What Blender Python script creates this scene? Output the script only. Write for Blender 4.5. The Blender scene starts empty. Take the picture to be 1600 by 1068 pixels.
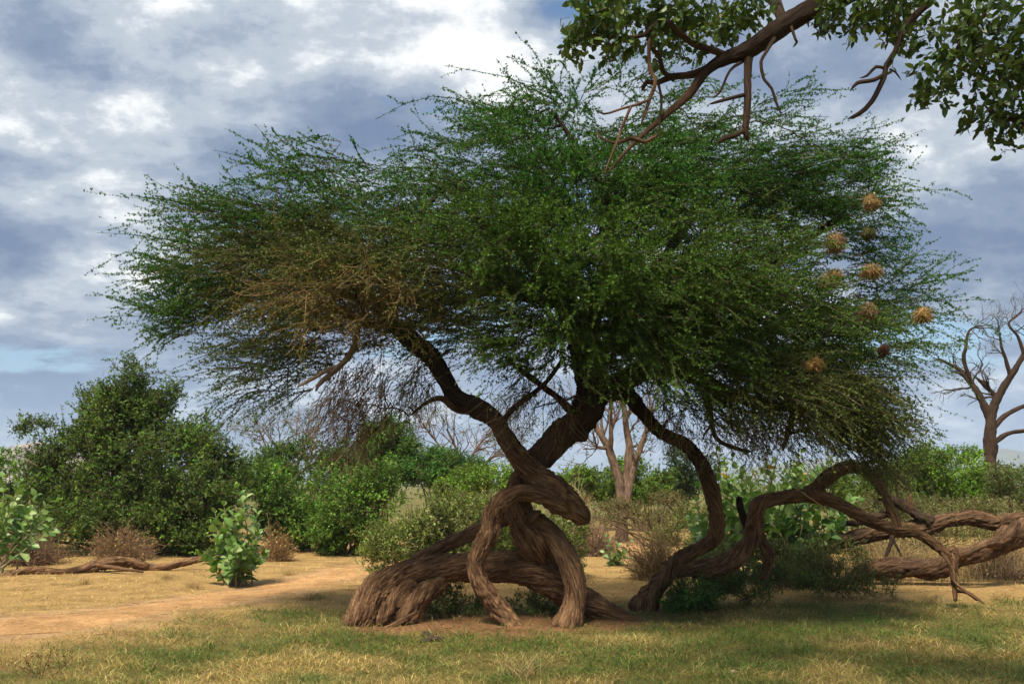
import bpy, math, random
import numpy as np
from mathutils import Matrix, Vector, Quaternion

# ------------------------------------------------------------------ camera, sky, sun, exposure
scene = bpy.context.scene
COL = scene.collection
F, HY, CZ = 1555.6, 755.0, 1.6          # focal length in photo pixels, horizon row, eye height
cam_data = bpy.data.cameras.new('camera')
cam = bpy.data.objects.new('camera', cam_data)
COL.objects.link(cam)
cam.location = (0, 0, CZ)
cam.rotation_euler = (math.radians(90), 0, 0)
cam_data.lens = 35.0
cam_data.sensor_width = 36.0
cam_data.shift_y = (HY - 534.0) / 1600.0
cam_data.clip_end = 20000
scene.camera = cam

SUN_EL, SUN_AZ = math.radians(60), math.radians(205)     # azimuth clockwise from +Y
to_sun = Vector((math.sin(SUN_AZ) * math.cos(SUN_EL), math.cos(SUN_AZ) * math.cos(SUN_EL), math.sin(SUN_EL)))

world = bpy.data.worlds.new('World')
scene.world = world
world.use_nodes = True
wn, wl = world.node_tree.nodes, world.node_tree.links
wn.clear()


def N(nodes, typ, **kw):
    n = nodes.new(typ)
    for k, v in kw.items():
        setattr(n, k, v)
    return n


def ramp(nodes, stops, interp='EASE'):
    r = nodes.new('ShaderNodeValToRGB')
    r.color_ramp.interpolation = interp
    el = r.color_ramp.elements
    while len(el) < len(stops):
        el.new(0.5)
    for e, (p, c) in zip(el, stops):
        e.position = p
        e.color = (*c, 1) if len(c) == 3 else c
    return r


def build_sky():
    out = N(wn, 'ShaderNodeOutputWorld')
    bg = N(wn, 'ShaderNodeBackground')
    wl.new(bg.outputs[0], out.inputs[0])
    sky = N(wn, 'ShaderNodeTexSky', sky_type='NISHITA')
    sky.sun_disc = False
    sky.sun_elevation = SUN_EL
    sky.sun_rotation = SUN_AZ
    sk = N(wn, 'ShaderNodeVectorMath', operation='MULTIPLY')
    sk.inputs[1].default_value = (0.075, 0.088, 0.095)
    wl.new(sky.outputs[0], sk.inputs[0])
    tc = N(wn, 'ShaderNodeTexCoord')
    sep = N(wn, 'ShaderNodeSeparateXYZ')
    wl.new(tc.outputs['Generated'], sep.inputs[0])
    zz = N(wn, 'ShaderNodeMath', operation='MAXIMUM')
    zz.inputs[1].default_value = 0.0
    wl.new(sep.outputs[2], zz.inputs[0])
    za = N(wn, 'ShaderNodeMath', operation='ADD')
    za.inputs[1].default_value = 0.34
    wl.new(zz.outputs[0], za.inputs[0])
    dv = N(wn, 'ShaderNodeVectorMath', operation='DIVIDE')
    cb = N(wn, 'ShaderNodeCombineXYZ')
    for i in range(3):
        wl.new(za.outputs[0], cb.inputs[i])
    wl.new(tc.outputs['Generated'], dv.inputs[0])
    wl.new(cb.outputs[0], dv.inputs[1])
    mp = N(wn, 'ShaderNodeMapping')
    mp.inputs['Location'].default_value = (3.1, 7.4, 0)
    mp.inputs['Rotation'].default_value = (0, 0, math.radians(-14))
    mp.inputs['Scale'].default_value = (1.0, 1.15, 0.0)
    wl.new(dv.outputs[0], mp.inputs[0])

    def noise(scale, detail, rough, dist, off):
        m = N(wn, 'ShaderNodeVectorMath', operation='ADD')
        m.inputs[1].default_value = off
        wl.new(mp.outputs[0], m.inputs[0])
        n = N(wn, 'ShaderNodeTexNoise')
        n.inputs['Scale'].default_value = scale
        n.inputs['Detail'].default_value = detail
        n.inputs['Roughness'].default_value = rough
        n.inputs['Distortion'].default_value = dist
        wl.new(m.outputs[0], n.inputs['Vector'])
        return n
    big = noise(2.4, 3, 0.45, 0.0, (0.05, 0.3, 0))
    fine = noise(5.6, 12, 0.63, 0.0, (4, 2, 1))
    gap = noise(1.7, 7, 0.58, 0.3, (9, 5, 3))
    mixv = N(wn, 'ShaderNodeMath', operation='MULTIPLY_ADD')
    mixv.inputs[1].default_value = 0.54
    wl.new(big.outputs[0], mixv.inputs[0])
    m2 = N(wn, 'ShaderNodeMath', operation='MULTIPLY')
    m2.inputs[1].default_value = 0.46
    wl.new(fine.outputs[0], m2.inputs[0])
    wl.new(m2.outputs[0], mixv.inputs[2])
    cr = ramp(wn, [(0.39, (0.120, 0.170, 0.275)), (0.455, (0.180, 0.230, 0.325)), (0.495, (0.255, 0.305, 0.39)),
                   (0.54, (0.37, 0.415, 0.475)), (0.61, (0.72, 0.73, 0.73))])
    wl.new(mixv.outputs[0], cr.inputs[0])
    gr = ramp(wn, [(0.385, (0, 0, 0)), (0.44, (1, 1, 1))])
    wl.new(gap.outputs[0], gr.inputs[0])
    mx = N(wn, 'ShaderNodeMix', data_type='RGBA')
    wl.new(gr.outputs[0], mx.inputs['Factor'])
    wl.new(sk.outputs[0], mx.inputs['A'])
    wl.new(cr.outputs[0], mx.inputs['B'])
    # clouds melt into an even pale blue towards the horizon
    hr = ramp(wn, [(0.0, (1, 1, 1)), (0.04, (0.6, 0.6, 0.6)), (0.16, (0, 0, 0))])
    wl.new(zz.outputs[0], hr.inputs[0])
    hm = N(wn, 'ShaderNodeMath', operation='MULTIPLY')
    hm.inputs[1].default_value = 0.85
    wl.new(hr.outputs[0], hm.inputs[0])
    mh = N(wn, 'ShaderNodeMix', data_type='RGBA')
    mh.inputs['B'].default_value = (0.26, 0.36, 0.52, 1)
    wl.new(hm.outputs[0], mh.inputs['Factor'])
    wl.new(mx.outputs['Result'], mh.inputs['A'])
    wl.new(mh.outputs['Result'], bg.inputs['Color'])
    bg.inputs['Strength'].default_value = 1.0


build_sky()
sun_data = bpy.data.lights.new('sun', 'SUN')
sun_data.energy = 5.0
sun_data.angle = math.radians(14)
sun_data.color = (1.0, 0.90, 0.74)
sun = bpy.data.objects.new('sun', sun_data)
COL.objects.link(sun)
sun.rotation_euler = to_sun.to_track_quat('Z', 'Y').to_euler()
scene.view_settings.view_transform = 'Standard'
scene.view_settings.look = 'None'
scene.view_settings.exposure = 0.58
scene.view_settings.gamma = 1.0
scene.view_settings.use_curve_mapping = False
scene.cycles.max_bounces = 6
scene.cycles.transparent_max_bounces = 4

rng = np.random.default_rng(11)
random.seed(11)


# ------------------------------------------------------------------ helpers
def P(px, py, d):
    """photo pixel at real distance d (metres along the view) -> place in the scene"""
    return np.array([(px - 800.0) / F * d, d, CZ + (HY - py) / F * d])


def fade(t):
    return t * t * t * (t * (t * 6 - 15) + 10)


_perm = np.random.default_rng(5).permutation(4096)
_grad = np.random.default_rng(6).normal(size=(4096, 3))
_grad /= np.linalg.norm(_grad, axis=1)[:, None]


def perlin(p):
    p = np.asarray(p, float)
    i = np.floor(p).astype(int)
    f = p - i
    u = fade(f)
    res = 0
    for dx in (0, 1):
        for dy in (0, 1):
            for dz in (0, 1):
                h = _perm[(_perm[(_perm[(i[..., 0] + dx) & 4095] + i[..., 1] + dy) & 4095] + i[..., 2] + dz) & 4095]
                g = _grad[h]
                w = (u[..., 0] if dx else 1 - u[..., 0]) * (u[..., 1] if dy else 1 - u[..., 1]) * (u[..., 2] if dz else 1 - u[..., 2])
                res = res + w * (g[..., 0] * (f[..., 0] - dx) + g[..., 1] * (f[..., 1] - dy) + g[..., 2] * (f[..., 2] - dz))
    return res * 1.6


def n2(x, y, s, off=0.0):
    return perlin(np.stack([np.asarray(x, float) * s + 31.7, np.asarray(y, float) * s + 17.3, np.zeros_like(np.asarray(x, float)) + off + 0.37], -1))


def gz(x, y):
    """height of the ground"""
    x = np.asarray(x, float)
    y = np.asarray(y, float)
    z = 0.05 * n2(x, y, 0.35) + 0.015 * n2(x, y, 1.9, 3.0) + 0.007 * n2(x, y, 6.0, 5.0)
    z = z + 0.035 * np.exp(-(((x - 0.1) / 2.3) ** 2 + ((y - 11.8) / 0.9) ** 2))
    far = np.clip((np.hypot(x, y) - 30) / 60, 0, 1)
    return z * (1 - far)


def obj(name, me, parent=None, mat=None):
    o = bpy.data.objects.new(name, me)
    COL.objects.link(o)
    if mat is not None and me is not None and not me.materials:
        me.materials.append(mat)
    if parent is not None:
        o.parent = parent
    return o


def tag(o, label, cat, group=None):
    o['label'] = label
    o['category'] = cat
    if group:
        o['group'] = group
    return o


def thing(name, label, cat, loc=(0, 0, 0), group=None):
    o = bpy.data.objects.new(name, None)
    COL.objects.link(o)
    o.empty_display_size = 0.2
    o.location = [float(c) for c in loc]
    return tag(o, label, cat, group)


def child(name, me, root, mat, kind=None):
    """mesh data are in world coordinates; the thing's Empty stands at its base"""
    o = obj(name, me, root, mat)
    o.matrix_parent_inverse = Matrix.Translation(-root.location)
    if kind:
        o['kind'] = kind
    return o


class MB:
    """collects vertices, tris, quads and per-vertex attributes, builds one mesh"""
    def __init__(self):
        self.v, self.t, self.q, self.c, self.b, self.n = [], [], [], [], [], 0

    def add(self, v, tris=None, quads=None, col=None, bark=None):
        v = np.asarray(v, float).reshape(-1, 3)
        if tris is not None and len(tris):
            self.t.append(np.asarray(tris, int).reshape(-1, 3) + self.n)
        if quads is not None and len(quads):
            self.q.append(np.asarray(quads, int).reshape(-1, 4) + self.n)
        self.v.append(v)
        c = np.ones((len(v), 3)) * 0.5 if col is None else np.broadcast_to(np.asarray(col, float), (len(v), 3))
        self.c.append(c)
        self.b.append(np.zeros((len(v), 3)) if bark is None else bark)
        self.n += len(v)

    def build(self, name, smooth=False, bark=False):
        me = bpy.data.meshes.new(name)
        v = np.concatenate(self.v)
        t = np.concatenate(self.t) if self.t else np.zeros((0, 3), int)
        q = np.concatenate(self.q) if self.q else np.zeros((0, 4), int)
        me.vertices.add(len(v))
        me.vertices.foreach_set('co', v.astype(np.float32).ravel())
        idx = np.concatenate([t.ravel(), q.ravel()]).astype(np.int32)
        me.loops.add(len(idx))
        me.loops.foreach_set('vertex_index', idx)
        npoly = len(t) + len(q)
        me.polygons.add(npoly)
        st = np.concatenate([np.arange(len(t)) * 3, len(t) * 3 + np.arange(len(q)) * 4]).astype(np.int32)
        me.polygons.foreach_set('loop_start', st)
        if smooth:
            me.polygons.foreach_set('use_smooth', np.ones(npoly, bool))
        c = np.concatenate(self.c)
        a = me.attributes.new('col', 'FLOAT_COLOR', 'POINT')
        a.data.foreach_set('color', np.concatenate([c, np.ones((len(c), 1))], 1).astype(np.float32).ravel())
        if bark:
            b = me.attributes.new('bark', 'FLOAT_VECTOR', 'POINT')
            b.data.foreach_set('vector', np.concatenate(self.b).astype(np.float32).ravel())
        me.update(calc_edges=True)
        me.validate()
        return me


def unit(a):
    return a / np.maximum(np.linalg.norm(a, axis=-1, keepdims=True), 1e-9)


def tubes(mb, Pt, R, sides, col):
    """Pt (N,K,3), R (N,K): N thin tubes at once; col (3,) or (N,3)"""
    Nn, K, _ = Pt.shape
    if Nn == 0:
        return
    T = unit(np.gradient(Pt, axis=1))
    ref = np.where(np.abs(T[..., 2:3]) > 0.8, np.array([1.0, 0.1, 0]), np.array([0.0, 0.15, 1.0]))
    A = unit(np.cross(T, ref))
    B = np.cross(T, A)
    th = np.arange(sides) * 2 * np.pi / sides
    V = Pt[:, :, None, :] + R[:, :, None, None] * (np.cos(th)[None, None, :, None] * A[:, :, None, :] + np.sin(th)[None, None, :, None] * B[:, :, None, :])
    base = (np.arange(Nn) * K * sides)[:, None, None]
    k = (np.arange(K - 1) * sides)[None, :, None]
    j = np.arange(sides)[None, None, :]
    j2 = (j + 1) % sides
    Q = np.stack([base + k + j, base + k + j2, base + k + sides + j2, base + k + sides + j], -1).reshape(-1, 4)
    c = np.asarray(col, float)
    if c.ndim == 2:
        c = np.repeat(c, K * sides, axis=0)
    mb.add(V.reshape(-1, 3), quads=Q, col=c)


def blades(mb, base, dirn, nrm, L, W, col, fold=0.0):
    """diamond-shaped leaves: base (M,3), unit dir, a vector roughly normal to the leaf"""
    side = unit(np.cross(dirn, nrm))
    nn = np.cross(side, dirn)
    L = np.asarray(L)[:, None]
    W = np.asarray(W)[:, None]
    mid = base + dirn * L * 0.52
    a = mid + side * W * 0.5 + nn * W * fold
    b = mid - side * W * 0.5 + nn * W * fold
    tip = base + dirn * L
    M = len(base)
    V = np.stack([base, a, tip, b], 1).reshape(-1, 3)
    i = np.arange(M)[:, None] * 4
    mb.add(V, tris=np.concatenate([i + [[0, 1, 2]], i + [[0, 2, 3]]]), col=np.repeat(col, 4, axis=0))


def slivers(mb, base, dirn, nrm, L, W, col):
    """the tiniest leaflets: one triangle each"""
    side = unit(np.cross(dirn, nrm))
    L = np.asarray(L)[:, None]
    W = np.asarray(W)[:, None]
    m = base + dirn * L * 0.6
    V = np.stack([base, m + side * W * .6, m + dirn * L * .35 - side * W * .55], 1).reshape(-1, 3)
    i = np.arange(len(base))[:, None] * 3
    mb.add(V, tris=i + [[0, 1, 2]], col=np.repeat(col, 3, axis=0))


def ribbons(mb, Pt, R, col):
    """hair-thin stalks, a fraction of a pixel wide"""
    Nn, K, _ = Pt.shape
    T = unit(np.gradient(Pt, axis=1))
    A = unit(np.cross(T, rand_dir(Nn)[:, None] + np.zeros_like(T)))
    V = np.stack([Pt - A * R[..., None], Pt + A * R[..., None]], 2)
    base = (np.arange(Nn) * K * 2)[:, None]
    k = (np.arange(K - 1) * 2)[None]
    Q = np.stack([base + k, base + k + 1, base + k + 3, base + k + 2], -1).reshape(-1, 4)
    c = np.asarray(col, float)
    if c.ndim == 2:
        c = np.repeat(c, K * 2, axis=0)
    mb.add(V.reshape(-1, 3), quads=Q, col=c)


def rand_dir(n):
    return unit(rng.normal(size=(n, 3)))


def vary(c, n, hv=0.12, vv=0.28):
    """n colours round c: a little hue shift, more in value"""
    c = np.asarray(c, float)
    return np.clip(c[None] * (1 + rng.normal(size=(n, 3)) * hv) * np.exp(rng.normal(size=(n, 1)) * vv), 0.004, 0.9)


def spline(pts, step):
    """Catmull-Rom through rows of any width (xyz, r, ...), resampled about every `step` metres"""
    p = np.asarray(pts, float)
    p = np.vstack([2 * p[0] - p[1], p, 2 * p[-1] - p[-2]])
    out = []
    for i in range(1, len(p) - 2):
        n = max(2, int(np.linalg.norm(p[i + 1, :3] - p[i, :3]) / step))
        t = (np.arange(n) / n)[:, None]
        a, b, c, d = p[i - 1], p[i], p[i + 1], p[i + 2]
        out.append(0.5 * (2 * b + (c - a) * t + (2 * a - 5 * b + 4 * c - d) * t * t + (3 * b - a - 3 * c + d) * t ** 3))
    out.append(p[-2][None])
    return np.vstack(out)


def px_path(rows):
    """rows of (px, py, distance, radius in px [, dark]) -> rows of (x, y, z, r, dark)"""
    o = []
    for r in rows:
        d = r[2]
        o.append([*P(r[0], r[1], d), r[3] / F * d, r[4] if len(r) > 4 else 0.0])
    return o


def strand(mb, rows, sides=48, step=0.02, seed=0.0, groove=0.23, lobe=0.17, twist=1.2, blunt=(0.3, 0.3), cells=9.0):
    """a limb of old wood: swelling, lobed, deeply furrowed along its length"""
    s = spline(rows, step)
    c, R, dark = s[:, :3], np.maximum(s[:, 3], 0.002), s[:, 4]
    K = len(c)
    T = unit(np.gradient(c, axis=0))
    A = np.zeros_like(T)
    a = np.cross(T[0], [0.2, 1, 0.1])
    for k in range(K):
        a = a - T[k] * np.dot(a, T[k])
        a = a / np.linalg.norm(a)
        A[k] = a
    B = np.cross(T, A)
    L = np.concatenate([[0], np.cumsum(np.linalg.norm(np.diff(c, axis=0), axis=1))])
    th = np.arange(sides) * 2 * np.pi / sides
    TH, LL = np.meshgrid(th, L)
    ph = TH + twist * LL + 0.5 * perlin(np.stack([LL * 1.3, LL * 0 + seed, LL * 0], -1))
    cx, cy = np.cos(ph), np.sin(ph)
    Rg = R[:, None]
    lob = perlin(np.stack([cx * 0.9 + seed, cy * 0.9, LL * 1.7 + seed * 3], -1)) * lobe + perlin(np.stack([cx * 1.7, cy * 1.7 + seed, LL * 3.3], -1)) * lobe * 0.55
    kk = cells / 6.28
    w = perlin(np.stack([cx * 2, cy * 2 + seed, LL * 5], -1)) * 0.8
    g1 = 1 - np.abs(perlin(np.stack([cx * kk * 2.0 + seed + w, cy * kk * 2.0 + w, LL * 2.6], -1))) * 2
    g2 = 1 - np.abs(perlin(np.stack([cx * kk * 4.6 + w, cy * kk * 4.6 + seed + w, LL * 6.5], -1))) * 2
    fine = perlin(np.stack([cx * 9, cy * 9 + seed, LL * 14], -1))
    g3 = 1 - np.abs(perlin(np.stack([cx * kk * 8.5 + w * 2, cy * kk * 8.5 + seed + w * 2, LL * 6.0], -1))) * 2
    amp = np.minimum(groove * Rg, 0.042)
    rr = Rg * (1 + lob) - amp * (np.clip(g1, 0, 1) ** 3 * 1.0 + np.clip(g2, 0, 1) ** 4 * 0.7 + np.clip(g3, 0, 1) ** 4 * 0.3) + amp * 0.18 * fine
    flake = perlin(np.stack([cx * kk * 3.0, cy * kk * 3.0 + seed, LL * 11], -1))
    rr = rr + amp * 0.55 * flake
    kr = np.random.default_rng(int(seed * 10) + 3)
    for _ in range(int(L[-1] * 2.2)):                     # knots, burls and scars
        t0, l0, w0 = kr.uniform(0, 6.28), kr.uniform(.1, max(L[-1] - .1, .11)), kr.uniform(.35, .8)
        dt = np.abs((TH - t0 + np.pi) % (2 * np.pi) - np.pi) / w0
        dl = (LL - l0) / (R.mean() * w0 * kr.uniform(.8, 1.8))
        q = dt ** 2 + dl ** 2
        rr = rr + Rg * kr.uniform(.06, .22) * (np.exp(-q * 1.6) - (0.9 * np.exp(-q * 7) if kr.random() < .6 else 0))
    # rounded ends
    for e, bl in ((0, blunt[0]), (1, blunt[1])):
        dist = L if e == 0 else L[-1] - L
        rad = R[0] if e == 0 else R[-1]
        if bl > 0:
            f = np.clip(dist / max(rad * bl * 3, 1e-4), 0, 1)
            rr = rr * np.sqrt(np.clip(1 - (1 - f) ** 2, 0.0025, 1))[:, None]
    V = c[:, None, :] + rr[..., None] * (np.cos(TH)[..., None] * A[:, None, :] + np.sin(TH)[..., None] * B[:, None, :])
    k = (np.arange(K - 1) * sides)[:, None]
    j = np.arange(sides)[None]
    j2 = (j + 1) % sides
    Q = np.stack([k + j, k + j2, k + sides + j2, k + sides + j], -1).reshape(-1, 4)
    bark = np.stack([cx * Rg.mean() + seed, cy * Rg.mean(), LL], -1).reshape(-1, 3)
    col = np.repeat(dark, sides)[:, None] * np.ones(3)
    V = V.reshape(-1, 3)
    n = len(V)
    tr = [[(i + 1) % sides, i, n] for i in range(sides)] + [[n - sides + i, n - sides + (i + 1) % sides, n + 1] for i in range(sides)]
    V = np.vstack([V, c[0], c[-1]])
    mb.add(V, tris=tr, quads=Q, col=np.vstack([col, col[:1], col[-1:]]), bark=np.vstack([bark, bark[:1], bark[-1:]]))


# ------------------------------------------------------------------ materials
def mat_new(name):
    m = bpy.data.materials.new(name)
    m.use_nodes = True
    nt = m.node_tree
    nt.nodes.clear()
    out = nt.nodes.new('ShaderNodeOutputMaterial')
    return m, nt.nodes, nt.links, out


def mat_leaf(name, transl=0.3, rough=0.55, spec=0.25, back=(1.25, 1.2, 0.6)):
    m, n, l, out = mat_new(name)
    at = N(n, 'ShaderNodeAttribute', attribute_name='col')
    p = N(n, 'ShaderNodeBsdfPrincipled')
    p.inputs['Roughness'].default_value = rough
    p.inputs['Specular IOR Level'].default_value = spec
    l.new(at.outputs['Color'], p.inputs['Base Color'])
    tm = N(n, 'ShaderNodeVectorMath', operation='MULTIPLY')
    tm.inputs[1].default_value = back
    l.new(at.outputs['Color'], tm.inputs[0])
    t = N(n, 'ShaderNodeBsdfTranslucent')
    l.new(tm.outputs[0], t.inputs['Color'])
    mx = N(n, 'ShaderNodeMixShader')
    mx.inputs[0].default_value = transl
    l.new(p.outputs[0], mx.inputs[1])
    l.new(t.outputs[0], mx.inputs[2])
    l.new(mx.outputs[0], out.inputs[0])
    return m


def mat_twig(name):
    m, n, l, out = mat_new(name)
    at = N(n, 'ShaderNodeAttribute', attribute_name='col')
    p = N(n, 'ShaderNodeBsdfPrincipled')
    p.inputs['Roughness'].default_value = 0.85
    p.inputs['Specular IOR Level'].default_value = 0.15
    g = N(n, 'ShaderNodeNewGeometry')
    ns = N(n, 'ShaderNodeTexNoise')
    ns.inputs['Scale'].default_value = 40
    ns.inputs['Detail'].default_value = 3
    l.new(g.outputs['Position'], ns.inputs['Vector'])
    r = ramp(n, [(0.3, (0.55, 0.55, 0.55)), (0.7, (1.35, 1.3, 1.2))], 'LINEAR')
    l.new(ns.outputs[0], r.inputs[0])
    mx = N(n, 'ShaderNodeMix', data_type='RGBA', blend_type='MULTIPLY')
    mx.inputs['Factor'].default_value = 1
    l.new(at.outputs['Color'], mx.inputs['A'])
    l.new(r.outputs[0], mx.inputs['B'])
    l.new(mx.outputs['Result'], p.inputs['Base Color'])
    l.new(p.outputs[0], out.inputs[0])
    return m


def mat_bark(name, pale, mid, deep, darkbark):
    m, n, l, out = mat_new(name)
    bk = N(n, 'ShaderNodeAttribute', attribute_name='bark')
    at = N(n, 'ShaderNodeAttribute', attribute_name='col')
    p = N(n, 'ShaderNodeBsdfPrincipled')
    p.inputs['Roughness'].default_value = 0.82
    p.inputs['Specular IOR Level'].default_value = 0.2

    def noise(vscale, scale, detail, dist=0.0):
        mp = N(n, 'ShaderNodeMapping')
        mp.inputs['Scale'].default_value = vscale
        l.new(bk.outputs['Vector'], mp.inputs[0])
        t = N(n, 'ShaderNodeTexNoise')
        t.inputs['Scale'].default_value = scale
        t.inputs['Detail'].default_value = detail
        t.inputs['Roughness'].default_value = 0.62
        t.inputs['Distortion'].default_value = dist
        l.new(mp.outputs[0], t.inputs['Vector'])
        return t
    grain = noise((1, 1, 0.055), 120, 6, 0.35)
    streak = noise((1, 1, 0.16), 26, 6, 0.7)
    crack = noise((1, 1, 0.13), 15, 4, 1.0)
    ca = N(n, 'ShaderNodeMath', operation='SUBTRACT')
    ca.inputs[1].default_value = 0.5
    l.new(crack.outputs[0], ca.inputs[0])
    cb = N(n, 'ShaderNodeMath', operation='ABSOLUTE')
    l.new(ca.outputs[0], cb.inputs[0])
    cc = ramp(n, [(0.0, (0, 0, 0)), (0.028, (1, 1, 1))], 'LINEAR')
    l.new(cb.outputs[0], cc.inputs[0])
    blot = noise((1, 1, 0.8), 5, 4, 0.3)
    cr = ramp(n, [(0.37, deep), (0.49, mid), (0.64, pale)], 'LINEAR')
    mixg = N(n, 'ShaderNodeMix', data_type='FLOAT')
    mixg.inputs['Factor'].default_value = 0.36
    l.new(grain.outputs[0], mixg.inputs['A'])
    l.new(streak.outputs[0], mixg.inputs['B'])
    l.new(mixg.outputs['Result'], cr.inputs[0])
    br = ramp(n, [(0.35, (0.7, 0.66, 0.62)), (0.65, (1.2, 1.16, 1.1))], 'LINEAR')
    l.new(blot.outputs[0], br.inputs[0])
    mu = N(n, 'ShaderNodeMix', data_type='RGBA', blend_type='MULTIPLY')
    mu.inputs['Factor'].default_value = 1
    l.new(cr.outputs[0], mu.inputs['A'])
    l.new(br.outputs[0], mu.inputs['B'])
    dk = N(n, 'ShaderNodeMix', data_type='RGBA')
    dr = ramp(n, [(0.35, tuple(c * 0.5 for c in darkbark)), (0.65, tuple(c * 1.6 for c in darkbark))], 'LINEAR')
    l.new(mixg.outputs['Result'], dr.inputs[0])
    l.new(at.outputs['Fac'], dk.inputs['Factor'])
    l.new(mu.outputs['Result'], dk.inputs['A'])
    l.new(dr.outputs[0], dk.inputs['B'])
    l.new(dk.outputs['Result'], p.inputs['Base Color'])
    bp = N(n, 'ShaderNodeBump')
    bp.inputs['Strength'].default_value = 1.0
    bp.inputs['Distance'].default_value = 0.019
    hh = N(n, 'ShaderNodeMath', operation='MULTIPLY_ADD')
    hh.inputs[1].default_value = 0.45
    l.new(cc.outputs[0], hh.inputs[0])
    l.new(mixg.outputs['Result'], hh.inputs[2])
    l.new(hh.outputs[0], bp.inputs['Height'])
    l.new(bp.outputs[0], p.inputs['Normal'])
    l.new(p.outputs[0], out.inputs[0])
    return m


LEAF = mat_leaf('small_leaf')
LEAFY = mat_leaf('broad_leaf', 0.22, 0.42, 0.4, (1.1, 1.25, 0.5))
DRYLEAF = mat_leaf('dry_stalk', 0.2, 0.8, 0.1, (1.1, 1.0, 0.8))
GRASS = mat_leaf('grass_blade', 0.3, 0.6, 0.2)
TWIG = mat_twig('twig_bark')
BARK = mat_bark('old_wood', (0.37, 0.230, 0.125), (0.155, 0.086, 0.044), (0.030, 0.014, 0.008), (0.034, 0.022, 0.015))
PALEBARK = mat_bark('weathered_wood', (0.33, 0.24, 0.17), (0.17, 0.115, 0.08), (0.045, 0.03, 0.02), (0.06, 0.04, 0.03))


def mat_ground():
    m, n, l, out = mat_new('savanna_soil')
    g = N(n, 'ShaderNodeNewGeometry')
    at = N(n, 'ShaderNodeAttribute', attribute_name='col')
    p = N(n, 'ShaderNodeBsdfPrincipled')
    p.inputs['Roughness'].default_value = 0.95
    p.inputs['Specular IOR Level'].default_value = 0.05

    def noise(scale, detail, rough=0.6):
        t = N(n, 'ShaderNodeTexNoise')
        t.inputs['Scale'].default_value = scale
        t.inputs['Detail'].default_value = detail
        t.inputs['Roughness'].default_value = rough
        l.new(g.outputs['Position'], t.inputs['Vector'])
        return t
    a, b, c = noise(2.2, 6), noise(22, 5, 0.7), noise(130, 3, 0.7)
    r1 = ramp(n, [(0.32, (0.72, 0.70, 0.66)), (0.68, (1.22, 1.2, 1.15))], 'LINEAR')
    r2 = ramp(n, [(0.3, (0.62, 0.60, 0.56)), (0.7, (1.32, 1.3, 1.25))], 'LINEAR')
    r3 = ramp(n, [(0.3, (0.7, 0.7, 0.7)), (0.7, (1.25, 1.25, 1.25))], 'LINEAR')
    prev = at.outputs['Color']
    for t, r in ((a, r1), (b, r2), (c, r3)):
        l.new(t.outputs[0], r.inputs[0])
        mu = N(n, 'ShaderNodeMix', data_type='RGBA', blend_type='MULTIPLY')
        mu.inputs['Factor'].default_value = 1
        l.new(prev, mu.inputs['A'])
        l.new(r.outputs[0], mu.inputs['B'])
        prev = mu.outputs['Result']
    l.new(prev, p.inputs['Base Color'])
    ad = N(n, 'ShaderNodeMath', operation='ADD')
    l.new(b.outputs[0], ad.inputs[0])
    l.new(c.outputs[0], ad.inputs[1])
    bp = N(n, 'ShaderNodeBump')
    bp.inputs['Strength'].default_value = 0.8
    bp.inputs['Distance'].default_value = 0.03
    l.new(ad.outputs[0], bp.inputs['Height'])
    l.new(bp.outputs[0], p.inputs['Normal'])
    l.new(p.outputs[0], out.inputs[0])
    return m


GROUND = mat_ground()


def mat_plain(name, c1, c2, scale, rough=0.9):
    m, n, l, out = mat_new(name)
    g = N(n, 'ShaderNodeNewGeometry')
    t = N(n, 'ShaderNodeTexNoise')
    t.inputs['Scale'].default_value = scale
    t.inputs['Detail'].default_value = 6
    l.new(g.outputs['Position'], t.inputs['Vector'])
    r = ramp(n, [(0.35, c1), (0.65, c2)], 'LINEAR')
    l.new(t.outputs[0], r.inputs[0])
    p = N(n, 'ShaderNodeBsdfPrincipled')
    p.inputs['Roughness'].default_value = rough
    l.new(r.outputs[0], p.inputs['Base Color'])
    bp = N(n, 'ShaderNodeBump')
    bp.inputs['Strength'].default_value = 0.6
    bp.inputs['Distance'].default_value = 0.02
    l.new(t.outputs[0], bp.inputs['Height'])
    l.new(bp.outputs[0], p.inputs['Normal'])
    l.new(p.outputs[0], out.inputs[0])
    return m


# ------------------------------------------------------------------ ground
TRACK = spline([[-9.0, 9.2, 0], [-5.7, 10.9, 0], [-4.4, 13.2, 0], [-3.5, 15.8, 0], [-2.6, 18.8, 0], [-1.0, 21.5, 0], [1.3, 22.5, 0], [3.0, 24.5, 0], [3.5, 28, 0]], 0.25)


def track_dist(x, y):
    x = np.asarray(x, float)
    sh = x.shape
    q = np.stack([x.ravel(), np.asarray(y, float).ravel()], -1)
    d = np.full(len(q), 1e9)
    for t in TRACK:
        d = np.minimum(d, np.hypot(q[:, 0] - t[0], q[:, 1] - t[1]))
    return d.reshape(sh)


def sstep(a, b, x):
    t = np.clip((x - a) / (b - a), 0, 1)
    return t * t * (3 - 2 * t)


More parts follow.
